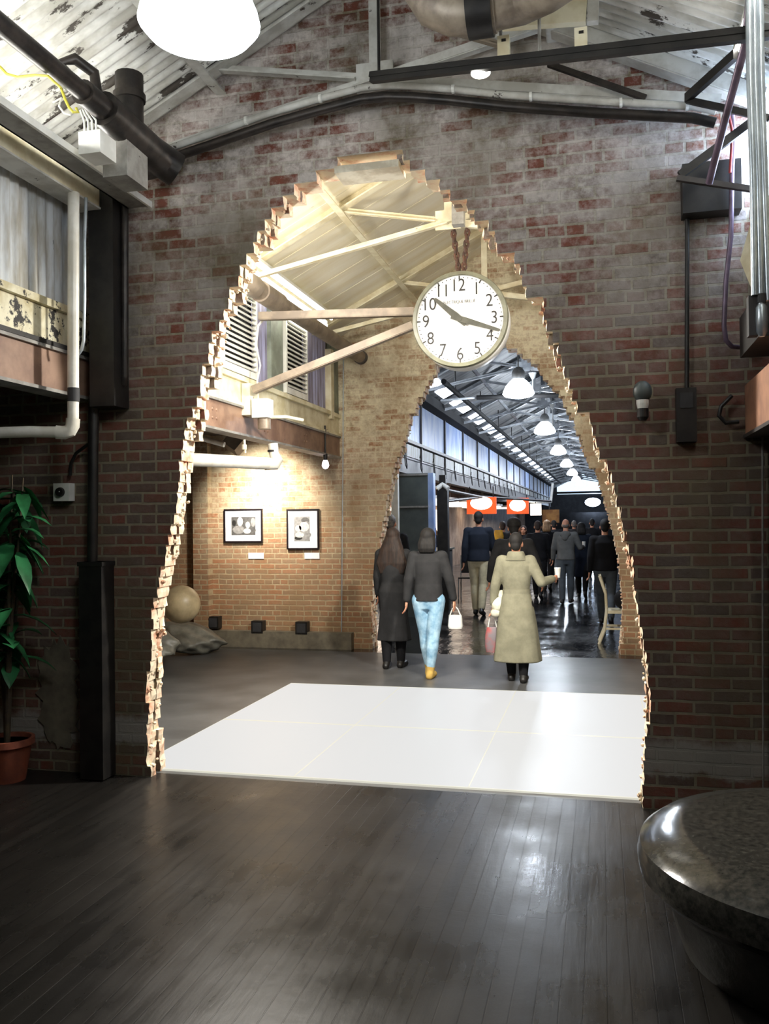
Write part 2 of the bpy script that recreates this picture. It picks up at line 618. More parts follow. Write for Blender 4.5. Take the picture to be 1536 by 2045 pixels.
# outline of the hole knocked through the first wall, read off its near face
ARCH_L = [(300, 1600), (296, 1500), (292, 1440), (293, 1400), (297, 1330), (299, 1280), (304, 1215), (318, 1160), (330, 1090), (345, 1030), (353, 970), (362, 905),
          (378, 850), (398, 780), (416, 730), (428, 660), (442, 630), (460, 600), (474, 560), (490, 515), (506, 488), (530, 455), (540, 425),
          (565, 400), (598, 370), (630, 350), (664, 335), (672, 316)]
ARCH_R = [(792, 310), (830, 335), (872, 360), (902, 385), (936, 402), (958, 430), (985, 480), (1018, 510), (1046, 535), (1057, 575), (1080, 612),
          (1095, 660), (1113, 700), (1121, 735), (1140, 780), (1157, 820), (1180, 832), (1190, 880), (1208, 930), (1222, 980), (1240, 1040), (1252, 1090),
          (1264, 1140), (1273, 1180), (1280, 1240), (1283, 1280), (1291, 1320), (1293, 1380), (1296, 1420), (1293, 1480), (1290, 1540), (1282, 1610)]
AL = sorted([(p.z, p.x) for p in (P(x, y, Y=Y1) for x, y in ARCH_L)])
AR = sorted([(p.z, p.x) for p in (P(x, y, Y=Y1) for x, y in ARCH_R)])
ATOP = min(AL[-1][0], AR[-1][0])


def lerp_tab(tab, z):
    if z <= tab[0][0]:
        return tab[0][1]
    for (a, b), (c, d) in zip(tab, tab[1:]):
        if a <= z <= c:
            return b + (d - b) * (z - a) / max(c - a, 1e-6)
    return tab[-1][1]


def brick_wall(name, y0, thick, face, x_lo, x_hi, seed, top_fn):
    """a brick wall with a ragged pointed hole: one bar of bricks per course, per leaf and per side, each with its own broken end"""
    rnd = random.Random(seed)
    mb = MB()
    leaves = 3
    dy = thick / leaves
    n = int(ZR / CH) + 2
    hold = [[0, 0] for _ in range(leaves)]
    for c in range(n):
        z0, z1 = c * CH, (c + 1) * CH
        zm = (z0 + z1) / 2
        for k in range(leaves):
            ya, yb = y0 + k * dy, y0 + (k + 1) * dy
            if zm > ATOP:
                mb.add([(x_lo, ya, z0), (x_hi, ya, z0), (x_hi, yb, z0), (x_lo, yb, z0), (x_lo, ya, z1), (x_hi, ya, z1), (x_hi, yb, z1), (x_lo, yb, z1)],
                       [(0, 3, 2, 1), (4, 5, 6, 7), (0, 1, 5, 4), (1, 2, 6, 5), (2, 3, 7, 6), (3, 0, 4, 7)], None,
                       ['brick_broken', 'brick_broken', face, face, face, face])
                continue
            for side in (0, 1):
                if rnd.random() < .62:
                    hold[k][side] = rnd.uniform(-.02, .02) * (1.7 if zm > 2.7 else 1) - (0, .012, .004)[k]
                j = hold[k][side] + rnd.uniform(-.005, .005)
                tab = AL if side == 0 else AR
                xe = lerp_tab(tab, zm) + (j if side == 0 else -j)
                xo = x_lo if side == 0 else x_hi
                sg = 1 if side == 0 else -1
                # broken end: 3 x 3 grid pushed about
                m = 3
                grid = []
                for a in range(m):
                    for b in range(m):
                        q = rnd.uniform(-.006, .006) if (a, b) != (1, 1) else rnd.uniform(-.004, .014)
                        grid.append(Vector((xe + sg * q, ya + (yb - ya) * b / 2, z0 + CH * a / 2)))
                vs = [Vector((xo, ya, z0)), Vector((xo, yb, z0)), Vector((xo, yb, z1)), Vector((xo, ya, z1))] + grid
                g = lambda a, b: 4 + a * m + b
                fs, fm = [], []
                for a in range(2):
                    for b in range(2):
                        fs.append((g(a, b), g(a, b + 1), g(a + 1, b + 1), g(a + 1, b)))
                        fm.append('brick_broken')
                fs.append((0, g(0, 0), g(1, 0), g(2, 0), 3)); fm.append(face)
                fs.append((1, 2, g(2, 2), g(1, 2), g(0, 2))); fm.append(face)
                fs.append((0, 1, g(0, 2), g(0, 1), g(0, 0))); fm.append('brick_broken')
                fs.append((3, g(2, 0), g(2, 1), g(2, 2), 2)); fm.append('brick_broken')
                fs.append((0, 3, 2, 1)); fm.append(face)
                mb.add(vs, fs, None, fm)
    # loose lumps of mortar left on the broken edge
    for side, tab in ((0, AL), (1, AR)):
        sg = 1 if side == 0 else -1
        for i in range(90):
            z = rnd.uniform(.03, ATOP - .05)
            x = lerp_tab(tab, z)
            r = rnd.uniform(.008, .022)
            rot = Matrix.Rotation(rnd.uniform(0, 3), 3, 'X') @ Matrix.Rotation(rnd.uniform(0, 3), 3, 'Z')
            mb.ell((x + sg * .012, y0 + rnd.uniform(.02, thick - .02), z), (r, r * .8, r * .7), 'brick_broken', 6, 4, rot)
    if seed == 1:
        # flat light stone over the top of the hole
        a, b = P(668, 330, Y=y0), P(796, 318, Y=y0)
        mb.box((a.x, y0 - .004, a.z - .055), (b.x, y0 + thick + .005, b.z + .0), 'brick_stone')
    o = mb.build(name)
    return struct(o)


brick_wall('wall_front', Y1, T1, 'brick_room', -7.5, 4.5, 1, None)
brick_wall('wall_back', Y2, T2, 'brick_warm', -7.5, 4.5, 2, None)

# floor
mb = MB()
mb.box((-8, -3, -.12), (5, Y1 + .1, 0), 'floor')
struct(mb.build('floor'))
mb = MB()
mb.box((-8, Y1 + .1, -.12), (5, 11.3, 0), 'floor_sealed')
struct(mb.build('floor.001'))
mb = MB()
mb.box((-8, 11.3, -.12), (5, YEND, 0), 'floor_wet')
struct(mb.build('floor.002'))


# ceilings: corrugated sheet over the near room, boards over the next, dark sheet over the far hall
def corrugated_roof(name, y0, y1, side, m, period=.075, amp=.015):
    mb = MB()
    ny = int((y1 - y0) / period * 6)
    xe = XL - .45 if side < 0 else 2 * XC - XL + .45
    nx = 4
    vs, fs = [], []
    for j in range(ny + 1):
        y = y0 + (y1 - y0) * j / ny
        d = amp * math.sin(2 * PI * j / 6)
        for i in range(nx + 1):
            x = XC + (xe - XC) * i / nx
            vs.append((x, y, roof_z(x) + d))
    w_ = nx + 1
    for j in range(ny):
        for i in range(nx):
            a = j * w_ + i
            fs.append((a, a + 1, a + w_ + 1, a + w_))
    mb.add(vs, fs, m)
    o = mb.build(name, smooth=True, auto=80)
    s = o.modifiers.new('thickness', 'SOLIDIFY')
    s.thickness = .004
    return struct(o)


def boarded_roof(name, y0, y1, side, m, bw=.28):
    mb = MB()
    xe = XL - .45 if side < 0 else 2 * XC - XL + .45
    n = int((y1 - y0) / bw)
    for i in range(n + 1):
        a = y0 + i * bw
        b = min(a + bw - .006, y1)
        if b <= a:
            continue
        z0, z1 = roof_z(XC), roof_z(xe)
        dz = .004 * (i % 2)
        mb.add([(XC, a, z0 + dz), (xe, a, z1 + dz), (xe, b, z1 + dz), (XC, b, z0 + dz), (XC, a, z0 + .04), (xe, a, z1 + .04), (xe, b, z1 + .04), (XC, b, z0 + .04)],
               [(0, 3, 2, 1), (4, 5, 6, 7), (0, 1, 5, 4), (1, 2, 6, 5), (2, 3, 7, 6), (3, 0, 4, 7)], m)
    mb.add([(XC, y0, z0 + .045), (xe, y0, z1 + .045), (xe, y1, z1 + .045), (XC, y1, z0 + .045)], [(0, 1, 2, 3)], m)
    return struct(mb.build(name))


M['boards'] = paint('ceiling_boards', srgb(240, 234, 214), srgb(226, 214, 180), 1.6, .4, .7, rough=.6, stretch=(.4, 3, .4), chip=srgb(168, 150, 104), chip_at=.7,
                    chip_scale=3)
M['roof_dark'] = paint('roof_dark', srgb(138, 138, 136), srgb(78, 80, 82), 2.4, .4, .65, rough=.55, stretch=(.5, 2, .5))
corrugated_roof('ceiling_left', -2.0, Y1, -1, 'roof_white')
corrugated_roof('ceiling_right', -2.0, Y1, 1, 'roof_white')
boarded_roof('ceiling_left.001', Y1 + T1, Y2, -1, 'boards')
boarded_roof('ceiling_right.001', Y1 + T1, Y2, 1, 'boards')
boarded_roof('ceiling_left.002', Y2 + T2, YEND, -1, 'roof_dark', .8)
boarded_roof('ceiling_right.002', Y2 + T2, YEND, 1, 'roof_dark', .8)

# side aisles: low soffit, outer walls
mb = MB()
mb.box((-7.5, -3, 3.0), (XL - .14, YEND, 3.1), 'girder_dark')
struct(mb.build('ceiling_aisle'))
mb = MB()
mb.box((XR + .14, -3, 3.0), (4.5, YEND, 3.1), 'girder_dark')
struct(mb.build('ceiling_aisle.001'))
mb = MB()
mb.box((-7.3, -3, 0), (-7.1, Y1, 3.0), 'brick_side')
mb.box((-6.35, Y1 + T1, 0), (-6.15, Y2, 3.0), 'brick_side')
mb.box((-6.2, Y2 + T2, 0), (-6.0, YEND, 3.0), 'shop_wall')
struct(mb.build('wall_aisle'))
mb = MB()
mb.box((3.6, -3, 0), (3.8, YEND, 3.0), 'brick_side')
struct(mb.build('wall_aisle.001'))
mb = MB()
mb.box((-7.5, YEND - .1, 0), (4.5, YEND + .1, ZR), 'dark')
struct(mb.build('wall_end'))
mb = MB()
mb.add([(-3.4, YEND - .15, 3.7), (.7, YEND - .15, 3.7), (.7, YEND - .15, 4.3), (XC, YEND - .15, 5.3), (-3.4, YEND - .15, 4.3)], [(0, 1, 2, 3, 4)], 'end_pane')
o = struct(mb.build('window_3'))
s = o.modifiers.new('thickness', 'SOLIDIFY')
s.thickness = .02


# ---------------------------------------------------------------- side walls over the girders
def corr_wall(mb, x, y0, y1, z0, z1, m, period=.09, amp=.012):
    n = max(6, int((y1 - y0) / period * 6))
    vs, fs = [], []
    for j in range(n + 1):
        y = y0 + (y1 - y0) * j / n
        d = amp * math.sin(2 * PI * j / 6)
        vs += [(x + d, y, z0), (x + d, y, z1)]
    for j in range(n):
        fs.append((2 * j, 2 * j + 2, 2 * j + 3, 2 * j + 1))
    mb.add(vs, fs, m)


ZG0, ZG1, ZL = 2.62, 2.92, 3.22      # girder bottom, girder top, lintel top
# near room
mb = MB()
corr_wall(mb, XL + .02, -3, Y1, ZL, ZE + .1, 'wall_white')
struct(mb.build('wall_left', smooth=True, auto=80))
mb = MB()
corr_wall(mb, XR, -3, Y1, ZL, ZE - .1, 'wall_white')
struct(mb.build('wall_right', smooth=True, auto=80))
for nm, x0, x1, m, y0, y1 in (('trim_1', XL - .06, XL + .06, 'peeling', -3, Y1), ('trim_2', XR - .04, XR + .08, 'peeling', -3, Y1),
                              ('trim_3', XL - .06, XL + .05, 'lintel_cream', Y1 + T1, Y2), ('trim_4', XR - .04, XR + .08, 'lintel_cream', Y1 + T1, Y2)):
    mb = MB()
    mb.box((x0, y0, ZG1), (x1, y1, ZL - .05), m)
    mb.box((x0 - .02, y0, ZL - .05), (x1 + .035, y1, ZL), m)
    mb.box((x0, y0, ZG1), (x1 + .03, y1, ZG1 + .03), 'black' if m == 'peeling' else m)
    struct(mb.build(nm))


def girder(x, y0, y1, m, name, label, sg=1, rivets=True, z0=ZG0, z1=ZG1, part=None):
    t = thing(name, label, 'girder', (x, y0, z0))
    mb = MB()
    mb.box((x - .06, y0, z0 + .02), (x + .06, y1, z1 - .02), m)
    mb.build('web', t)
    for z in (z0, z1 - .022):
        mb = MB()
        mb.box((x - .085, y0, z), (x + .085, y1, z + .022), part or m)
        mb.build('flange', t)
    if rivets:
        y = y0 + .5
        while y < y1 - .2:
            for dy in (0, .09):
                for dz in (-.04, .04):
                    mb = MB()
                    mb.ell((x + sg * .06, y + dy, (z0 + z1) / 2 + dz), (.012, .014, .014), m, 8, 4)
                    mb.build('rivet', t, True)
            y += 1.3
    return t


girder(XL, -3, Y1, 'girder_brown', 'steel_girder', 'brown steel girder under the peeling cream lintel, beside the white pipe', 1, part='grey_steel')
girder(XL, Y1 + T1, Y2, 'girder_brown', 'steel_girder', 'tan riveted girder below the louvred shutters beyond the broken arch', 1, part='grey_steel')
girder(XR, Y1 + T1, Y2, 'girder_brown', 'steel_girder', 'tan girder opposite the shutters, mostly hidden by the brick wall', -1)

# tan girder end at the edge of the near room
g = P(1490, 768, Y=5.44)
g2 = P(1490, 867, Y=5.44)
t = thing('rusty_girder', 'salmon tan girder end jutting from the brick wall beside the thin corner pipe', 'girder', (g.x + .1, 5.0, g2.z))
mb = MB()
mb.box((g.x, 2.0, g2.z), (g.x + .3, 5.49, g.z), 'girder_rust')
mb.build('web', t)
mb = MB()
mb.box((g.x - .012, 2.0, g2.z - .02), (g.x + .34, 5.49, g2.z), 'girder_dark')
mb.build('flange', t)

# second room: piers, sheet infill and louvred shutters over the girder
mb = MB()
SY = [(Y1 + T1, 7.68, 'violet_panel'), (8.62, 9.06, 'violet_panel'), (10.24, 11.2, 'violet_panel')]
for a, b, m in SY:
    corr_wall(mb, XL + .0, a, b, ZL, ZE + .1, m, .11, .01)
mb.box((XL - .08, 7.6, ZL), (XL - .03, 10.3, ZE + .1), 'dark')
struct(mb.build('wall_left.001', smooth=True, auto=60))
mb = MB()
mb.box((XL - .02, 9.06, ZL), (XL + .05, 9.42, ZE), 'pier_green')
mb.box((XL - .02, 11.3, ZL), (XL + .05, 11.6, ZE), 'pier_green')
struct(mb.build('trim_5'))
mb = MB()
mb.box((XL + .0, 11.14, ZL - .1), (XL + .09, 11.27, ZE - .2), 'cream_steel')
struct(mb.build('trim_6'))
mb = MB()
corr_wall(mb, XR, Y1 + T1, Y2, ZL, ZE - .1, 'violet_panel', .11, .01)
struct(mb.build('wall_right.001', smooth=True, auto=60))


def shutter(ya, yb, z0, z1, label):
    x = XL + .04
    t = thing('louvred_shutter', label, 'shutter', (x, (ya + yb) / 2, z0), group='white louvred shutters')
    mb = MB()
    f = .035
    mb.box((x, ya, z0), (x + .045, yb, z0 + .07), 'white')
    mb.box((x, ya, z1 - f), (x + .045, yb, z1), 'white')
    mb.box((x, ya, z0 + .07), (x + .045, ya + f, z1 - f), 'white')
    mb.box((x, yb - f, z0 + .07), (x + .045, yb, z1 - f), 'white')
    mb.build('frame', t)
    mb = MB()
    n = 14
    for i in range(n):
        z = z0 + .075 + (z1 - z0 - .115) * (i + .5) / n
        mb.box((x - .006, ya + f, z - .006), (x + .052, yb - f, z + .006), 'white', Matrix.Rotation(R_(42), 3, 'Y'))
    mb.build('louver_slats', t)


shutter(7.72, 8.58, 3.23, 4.1, 'white louvred shutter nearer the broken arch edge')
shutter(9.45, 10.2, 3.23, 4.1, 'white louvred shutter beside the cream post, farther along the wall')

# pier and ledge by the picture wall, in the aisle of the second room
mb = MB()
a, b = P(386, 1000, Y=Y2 - .12), P(416, 1000, Y=Y2 - .12)
mb.box((a.x, Y2 - .14, 0), (b.x, Y2 + .05, 3.0), 'brick_warm')
struct(mb.build('pillar'))
mb = MB()
z_l = P(600, 1262, Y=Y2 - .1).z
x0, x1 = b.x, P(738, 1270, Y=Y2 - .1).x
mb.box((x0, Y2 - .13, 0), (x1 - .25, Y2 + .02, z_l), 'plinth')
struct(mb.build('baseboard_back'))
for i, (px_, py_) in enumerate(((427, 1243), (515, 1252), (603, 1254))):
    p = P(px_, py_, Y=Y2 - .1)
    s_ = .085
    t = thing('floor_spotlight', ('black square spotlight box on the ledge nearest the stone ball', 'black square spotlight box on the ledge under the wider picture',
                              'black square spotlight box on the ledge under the taller picture')[i], 'spotlight', (p.x, Y2 - .08, p.z - s_),
              group='black spotlight boxes on the ledge')
    mb = MB()
    mb.box((p.x - s_, Y2 - .135, p.z - s_), (p.x + s_, Y2 - .012, p.z + s_), 'black')
    mb.build('housing', t)
    mb = MB()
    mb.box((p.x - s_ * .75, Y2 - .14, p.z - s_ * .75), (p.x + s_ * .75, Y2 - .134, p.z + s_ * .75), 'dark')
    mb.build('lens', t)

# ---------------------------------------------------------------- bright patch of floor, built as emitting panels
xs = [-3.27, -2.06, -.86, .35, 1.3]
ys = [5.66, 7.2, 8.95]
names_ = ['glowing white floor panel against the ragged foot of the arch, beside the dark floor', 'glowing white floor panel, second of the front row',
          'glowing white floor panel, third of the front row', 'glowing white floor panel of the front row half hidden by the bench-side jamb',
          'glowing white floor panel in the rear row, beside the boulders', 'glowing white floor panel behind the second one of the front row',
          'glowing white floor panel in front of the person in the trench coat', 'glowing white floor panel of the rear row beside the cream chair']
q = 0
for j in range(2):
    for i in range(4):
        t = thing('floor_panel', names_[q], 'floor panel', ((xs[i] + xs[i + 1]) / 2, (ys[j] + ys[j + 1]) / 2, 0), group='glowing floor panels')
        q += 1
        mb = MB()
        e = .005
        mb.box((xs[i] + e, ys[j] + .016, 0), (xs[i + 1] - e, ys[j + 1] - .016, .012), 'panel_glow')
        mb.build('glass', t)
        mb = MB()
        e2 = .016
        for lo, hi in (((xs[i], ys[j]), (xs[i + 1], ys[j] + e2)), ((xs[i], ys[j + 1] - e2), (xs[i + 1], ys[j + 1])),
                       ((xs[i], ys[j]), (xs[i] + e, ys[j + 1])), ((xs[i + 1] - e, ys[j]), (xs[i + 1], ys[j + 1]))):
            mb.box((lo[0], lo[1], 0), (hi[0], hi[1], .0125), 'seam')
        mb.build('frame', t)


# ---------------------------------------------------------------- roof trusses
def truss(y, m, label, struts=True, king=True):
    t = thing('roof_truss', label, 'roof truss', (XC, y, ZE - .1), group='roof trusses')
    e = .35
    for sg in (-1, 1):
        mb = MB()
        x0 = XC + sg * (XC - XL + e)
        a = Vector((x0, y, roof_z(x0) - .1))
        b = Vector((XC, y, ZR - .1))
        mb.angle(a, b, .10, .014, m, flip=1)
        mb.build('rafter', t)
    mb = MB()
    mid = Vector((XC, y - .01, ZE + .27))
    ends = [Vector((XL + .15, y - .01, ZE - .12)), Vector((2 * XC - XL - .15, y - .01, ZE - .12))]
    for a in ends:
        k = a.lerp(mid, .86)
        k.z += .0
        mb.angle(a, k, .055, .012, m)
        mb.angle(k, mid, .055, .012, m)
    mb.build('bottom_chord', t)
    if struts:
        for sg in (-1, 1):
            mb = MB()
            x0 = XC + sg * 1.08
            mb.angle(Vector((x0, y - .005, roof_z(x0) - .08)), Vector((XC + sg * .12, y - .005, ZE + .3)), .05, .012, m)
            mb.build('strut', t)
    if king:
        mb = MB()
        mb.bar((XC, y, ZE + .25), (XC, y, ZR - .05), .07, .03, m, (0, 1, 0))
        mb.build('king_post', t)
        mb = MB()
        mb.box((XC - .12, y - .02, ZE + .22), (XC + .12, y + .0, ZE + .4), m)
        mb.build('gusset_plate', t)
    return t


M['truss_grey'] = paint('truss_grey', srgb(196, 200, 202), srgb(150, 154, 158), 4, rough=.4)
truss(5.36, 'pale_steel', 'white flaking truss fixed against the near brick gable')
tb = truss(8.1, 'cream_steel', 'cream truss holding the big clock')
truss(10.75, 'cream_steel', 'cream truss behind the clock, before the second brick wall')
base = truss(13.5, 'truss_grey', 'pale grey truss first beyond the second brick wall')
for i in range(1, 19):
    dup(base, (XC, 13.5 + 2.75 * i, ZE - .1), 'pale grey truss in the long row over the far hall', group='trusses over the far hall')
base['group'] = 'trusses over the far hall'
base['label'] = 'pale grey truss in the long row over the far hall'


def purlin(x, y0, y1, m, label):
    mb = MB()
    mb.angle((x, y0, roof_z(x) - .115), (x, y1, roof_z(x) - .115), .07, .012, m)
    return one(mb, 'purlin', label, 'purlin')


purlin(-2.5, -1, Y1, 'pale_steel', 'flaking white purlin under the corrugated roof near the big lamp')
purlin(-2.42, Y1 + T1, Y2, 'cream_steel', 'cream purlin across the boarded ceiling over the shutters')
purlin(-.28, -1, Y1, 'pale_steel', 'flaking white purlin on the roof slope over the conduits')
purlin(-.28, Y1 + T1, Y2, 'cream_steel', 'cream purlin on the slope hidden behind the clock')
purlin(-2.42, Y2 + T2, 64, 'truss_grey', 'grey purlin running along the far hall above the blue panels')
purlin(-.28, Y2 + T2, 64, 'truss_grey', 'grey purlin running along the far hall above the pendant lamps')
# ---------------------------------------------------------------- pendant lamps
def pendant(x, y, zr, mat, label, r=.27, zt=None, group=None):
    """glowing refractor bowl under a small grey housing, hung on a rod; zr is the height of its lower rim"""
    t = thing('pendant_lamp', label, 'lamp', (x, y, zr), group=group)
    mb = MB()
    mb.lathe([(.02, -.05), (r * .5, -.045), (r * .86, -.02), (r, .02), (r * .96, .06), (r * .8, .15), (r * .55, .23), (r * .36, .27)], (x, y, zr), mat, 36)
    mb.build('glass_shade', t, True, 60)
    mb = MB()
    mb.lathe([(r * .38, .27), (r * .42, .3), (r * .40, .40), (r * .26, .46), (.03, .48)], (x, y, zr), 'grey_steel', 24)
    mb.build('housing', t, True)
    mb = MB()
    mb.tube([(x, y, zr + .47), (x, y, zt or roof_z(x) - .02)], .012, 'grey_steel', 8)
    mb.build('rod', t)
    return t


pl = P(398, -8, Y=3.2)
pendant(pl.x, 3.2, pl.z - .13, 'lamp_near', 'big glaring white pendant lamp under the corrugated roof', .24)
pf = pendant(-1.33, 15.0, 3.86, 'lamp_far', 'white bowl pendant lamp nearest the clock, hanging before the black crossbar', .27, group='pendant lamps along the far hall')
for i, y in enumerate((22.2, 29.4, 36.6, 43.8, 51.0, 58.2)):
    dup(pf, (-1.33, y, 3.9), ('second', 'third', 'fourth', 'fifth', 'sixth', 'last')[i] + ' white bowl pendant lamp in the row going away from the clock')
for i, (x, y, z, lb) in enumerate(((-2.75, 6.5, 3.95, 'white pendant lamp behind the brick wall over the white pipe'), (.1, 6.5, 4.0, 'white pendant lamp behind the brick wall above the bench'))):
    pendant(x, y, z, 'lamp_far', lb, .2)  # unseen lamps added to brighten the second room


def lamp(name, kind, loc, energy, color=(1, 1, 1), size=.2, aim=None, spot=None):
    d = bpy.data.lights.new(name, kind)
    d.energy = energy
    d.color = color
    if kind == 'AREA':
        d.shape = 'RECTANGLE'
        d.size, d.size_y = size
    else:
        d.shadow_soft_size = size
    o = bpy.data.objects.new(name, d)
    col.objects.link(o)
    o.location = loc
    if spot:
        d.spot_size, d.spot_blend = spot
    if aim is not None:
        o.rotation_euler = (Vector(aim) - Vector(loc)).to_track_quat('-Z', 'Y').to_euler()
    return o


# ---------------------------------------------------------------- the clock
cy = 8.0
cc = P(918, 637, Y=cy)
RCL = .445
t = thing('wall_clock', 'big round white double-faced clock hung under the truss, hands at twenty past ten', 'clock', (cc.x, cy, cc.z))
dep = .30
mb = MB()
mb.lathe([(RCL * .97, 0.03), (RCL, .05), (RCL, dep - .05), (RCL * .97, dep - .03)], (cc.x, cy, cc.z), 'white', 72, 'Y')
mb.build('drum', t, True)
mb = MB()
mb.lathe([(RCL * .905, .0), (RCL * .92, -.015), (RCL * .99, -.01), (RCL * 1.01, .03), (RCL * .98, .05), (RCL * .9, .03)], (cc.x, cy, cc.z), 'rim_olive', 72, 'Y', cap=False)
mb.build('rim', t, True)
mb = MB()
mb.lathe([(.0005, .012), (RCL * .93, .012)], (cc.x, cy, cc.z), 'dial', 72, 'Y', cap=False)
mb.build('dial', t)
mb = MB()
mb.lathe([(.0005, dep - .012), (RCL * .93, dep - .012)], (cc.x, cy, cc.z), 'dial', 72, 'Y', cap=False)
mb.build('dial', t)
mb = MB()
for i in range(60):
    a = 2 * PI * i / 60
    q = Vector((math.sin(a), 0, math.cos(a)))
    yy = cy + .008
    c0 = Vector((cc.x, yy, cc.z))
    if i % 5 == 0:
        mb.bar(c0 + q * RCL * .83, c0 + q * RCL * .90, .012, .004, 'ink', (0, 1, 0))
    else:
        mb.lathe([(.0005, 0), (.0052, 0), (.0052, .003)], c0 + q * RCL * .865, 'ink', 8, 'Y')
mb.build('minute_marking', t)


def text_mesh(name, body, size, loc, m, parent, rot=None, off=-.0, sx=1.0):
    cu = bpy.data.curves.new(name, 'FONT')
    cu.body = body
    cu.size = size
    cu.align_x = 'CENTER'
    cu.align_y = 'CENTER'
    cu.extrude = .0015
    cu.offset = off
    tmp = bpy.data.objects.new(name + '_tmp', cu)
    col.objects.link(tmp)
    bpy.context.view_layer.update()
    me = bpy.data.meshes.new_from_object(tmp.evaluated_get(bpy.context.evaluated_depsgraph_get()))
    bpy.data.objects.remove(tmp)
    # square the mesh up on its own middle, then stand it up facing the viewer
    xs_ = [v.co.x for v in me.vertices]
    ys_ = [v.co.y for v in me.vertices]
    mx, my = (min(xs_) + max(xs_)) / 2, (min(ys_) + max(ys_)) / 2
    me.transform(Matrix.Translation((-mx, -my, 0)))
    me.transform(Matrix.Diagonal((sx, 1, 1, 1)))
    me.transform((rot or Matrix.Rotation(R_(90), 4, 'X')))
    base, mw = parent, Matrix.Identity(4)
    while base is not None:
        mw = Matrix.LocRotScale(base.location, base.rotation_euler, None) @ mw
        base = base.parent
    me.transform(mw.inverted() @ Matrix.Translation(loc))
    me.name = name
    me.materials.clear()
    me.materials.append(M[m])
    o = bpy.data.objects.new(name, me)
    col.objects.link(o)
    o.parent = parent
    return o


for h in range(1, 13):
    a = 2 * PI * h / 12
    r = RCL * .715
    text_mesh('numeral', str(h), .165, (cc.x + r * math.sin(a), cy + .007, cc.z + r * math.cos(a)), 'ink', t, off=-.0006, sx=.86)
text_mesh('lettering', 'ELECTRIQUE BRILLIE', .042, (cc.x, cy + .009, cc.z + RCL * .36), 'ink', t, off=-.0008, sx=.78)
for nm, ang, ln, wd, yy in (('hour_hand', 311, .30, .05, -.004), ('minute_hand', 109.5, .385, .045, -.012)):
    a = R_(ang)
    q = Vector((math.sin(a), 0, math.cos(a)))
    s_ = Vector((math.cos(a), 0, -math.sin(a)))
    c0 = Vector((cc.x, cy + yy, cc.z))
    mb = MB()
    vs = []
    for dy in (0, -.006):
        for u, v in ((-.08, -.5), (-.08, .5), (.05, .62), (ln, .3), (ln + .012, 0), (ln, -.3), (.05, -.62)):
            vs.append(c0 + q * u + s_ * v * wd + Vector((0, dy, 0)))
    n = 7
    mb.add(vs, [tuple(range(n)), tuple(reversed(range(n, 2 * n)))] + [(i, i + n, (i + 1) % n + n, (i + 1) % n) for i in range(n)], 'hand_grey')
    mb.build(nm, t)
mb = MB()
mb.lathe([(.0005, -.022), (.022, -.022), (.022, .006)], (cc.x, cy, cc.z), 'hand_grey', 20, 'Y')
mb.build('hub', t)
# rusty hanger chains and the two arms that steady it from the side wall
mb = MB()
top = P(915, 446, Y=8.1)
yy = cy + dep / 2
for dx in (-.07, .06):
    z = cc.z + RCL
    i = 0
    zt = top.z + .02
    while z < zt:
        xx = cc.x + dx * (.35 + .65 * min(1, (z - cc.z - RCL) / (zt - cc.z - RCL) * 1.4))
        ring = [Vector((xx + .017 * math.cos(k * PI / 5) * (1 if i % 2 else .25), yy + .017 * math.cos(k * PI / 5) * (0.25 if i % 2 else 1), z + .03 + .034 * math.sin(k * PI / 5))) for k in range(11)]
        mb.tube(ring, .014, 'rust', 6, cap=False)
        z += .052
        i += 1
mb.build('hanger_chain', t, True)
mb = MB()
mb.box((cc.x - .05, yy - .05, cc.z + RCL - .01), (cc.x + .05, yy + .05, cc.z + RCL + .03), 'rust')
mb.build('hanger_plate', t)
for x0, y0_, x1, y1_ in ((516, 637, 826, 628), (506, 784, 826, 655)):
    mb = MB()
    a = P(x0, y0_, Y=yy)
    b = P(x1, y1_, Y=yy)
    a.x = max(a.x, XL + .1)
    mb.angle(a, b, .07, .014, 'rail_brown', flip=-1)
    mb.build('bracket_arm', t)
# grey gusset box the clock hangs from
g = P(916, 432, Y=8.02)
mb = MB()
mb.box((g.x - .055, 7.96, g.z - .09), (g.x + .055, 8.06, g.z + .09), 'grey_steel')
one(mb, 'junction_box', 'small grey steel box on the truss above the clock', 'junction box')

# ---------------------------------------------------------------- near room, the side with the corrugated roof
EA = 5.42


def along(x, y, Y):
    """point on the line parallel to the hall through the place where pixel (x, y) meets depth Y"""
    return P(x, y, Y=Y)


# sprinkler pipe with its fittings
t = thing('sprinkler_pipe', 'black sprinkler pipe with fat elbows and stub under the corrugated roof', 'pipe')
e = P(330, 325, Y=5.25)
t.location = (e.x, 5.25, e.z)
mb = MB()
mb.tube([(e.x, .2, e.z + .02), (e.x, 4.35, e.z + .02)], .05, 'black_pipe', 16)
mb.build('pipe_run', t, True)
mb = MB()
mb.tube([(e.x, 4.3, e.z + .02), (e.x, 4.5, e.z + .02), (e.x, 4.5, e.z + .02), (e.x, 5.05, e.z), (e.x + .01, 5.2, e.z - .01), (e.x + .07, 5.27, e.z - .05)], .075, 'black_pipe', 18,
        rs=[.07, .07, .1, .1, .11, .11])
mb.build('coupling', t, True)
mb = MB()
s0 = P(292, 222, Y=4.75)
mb.tube([(e.x, 4.8, e.z), (e.x, 4.8, e.z + .36)], .085, 'black_pipe', 16)
mb.tube([(e.x, 4.8, e.z + .2), (e.x, 4.8, e.z + .24)], .098, 'black_pipe', 16)
mb.build('stub', t, True)
mb = MB()
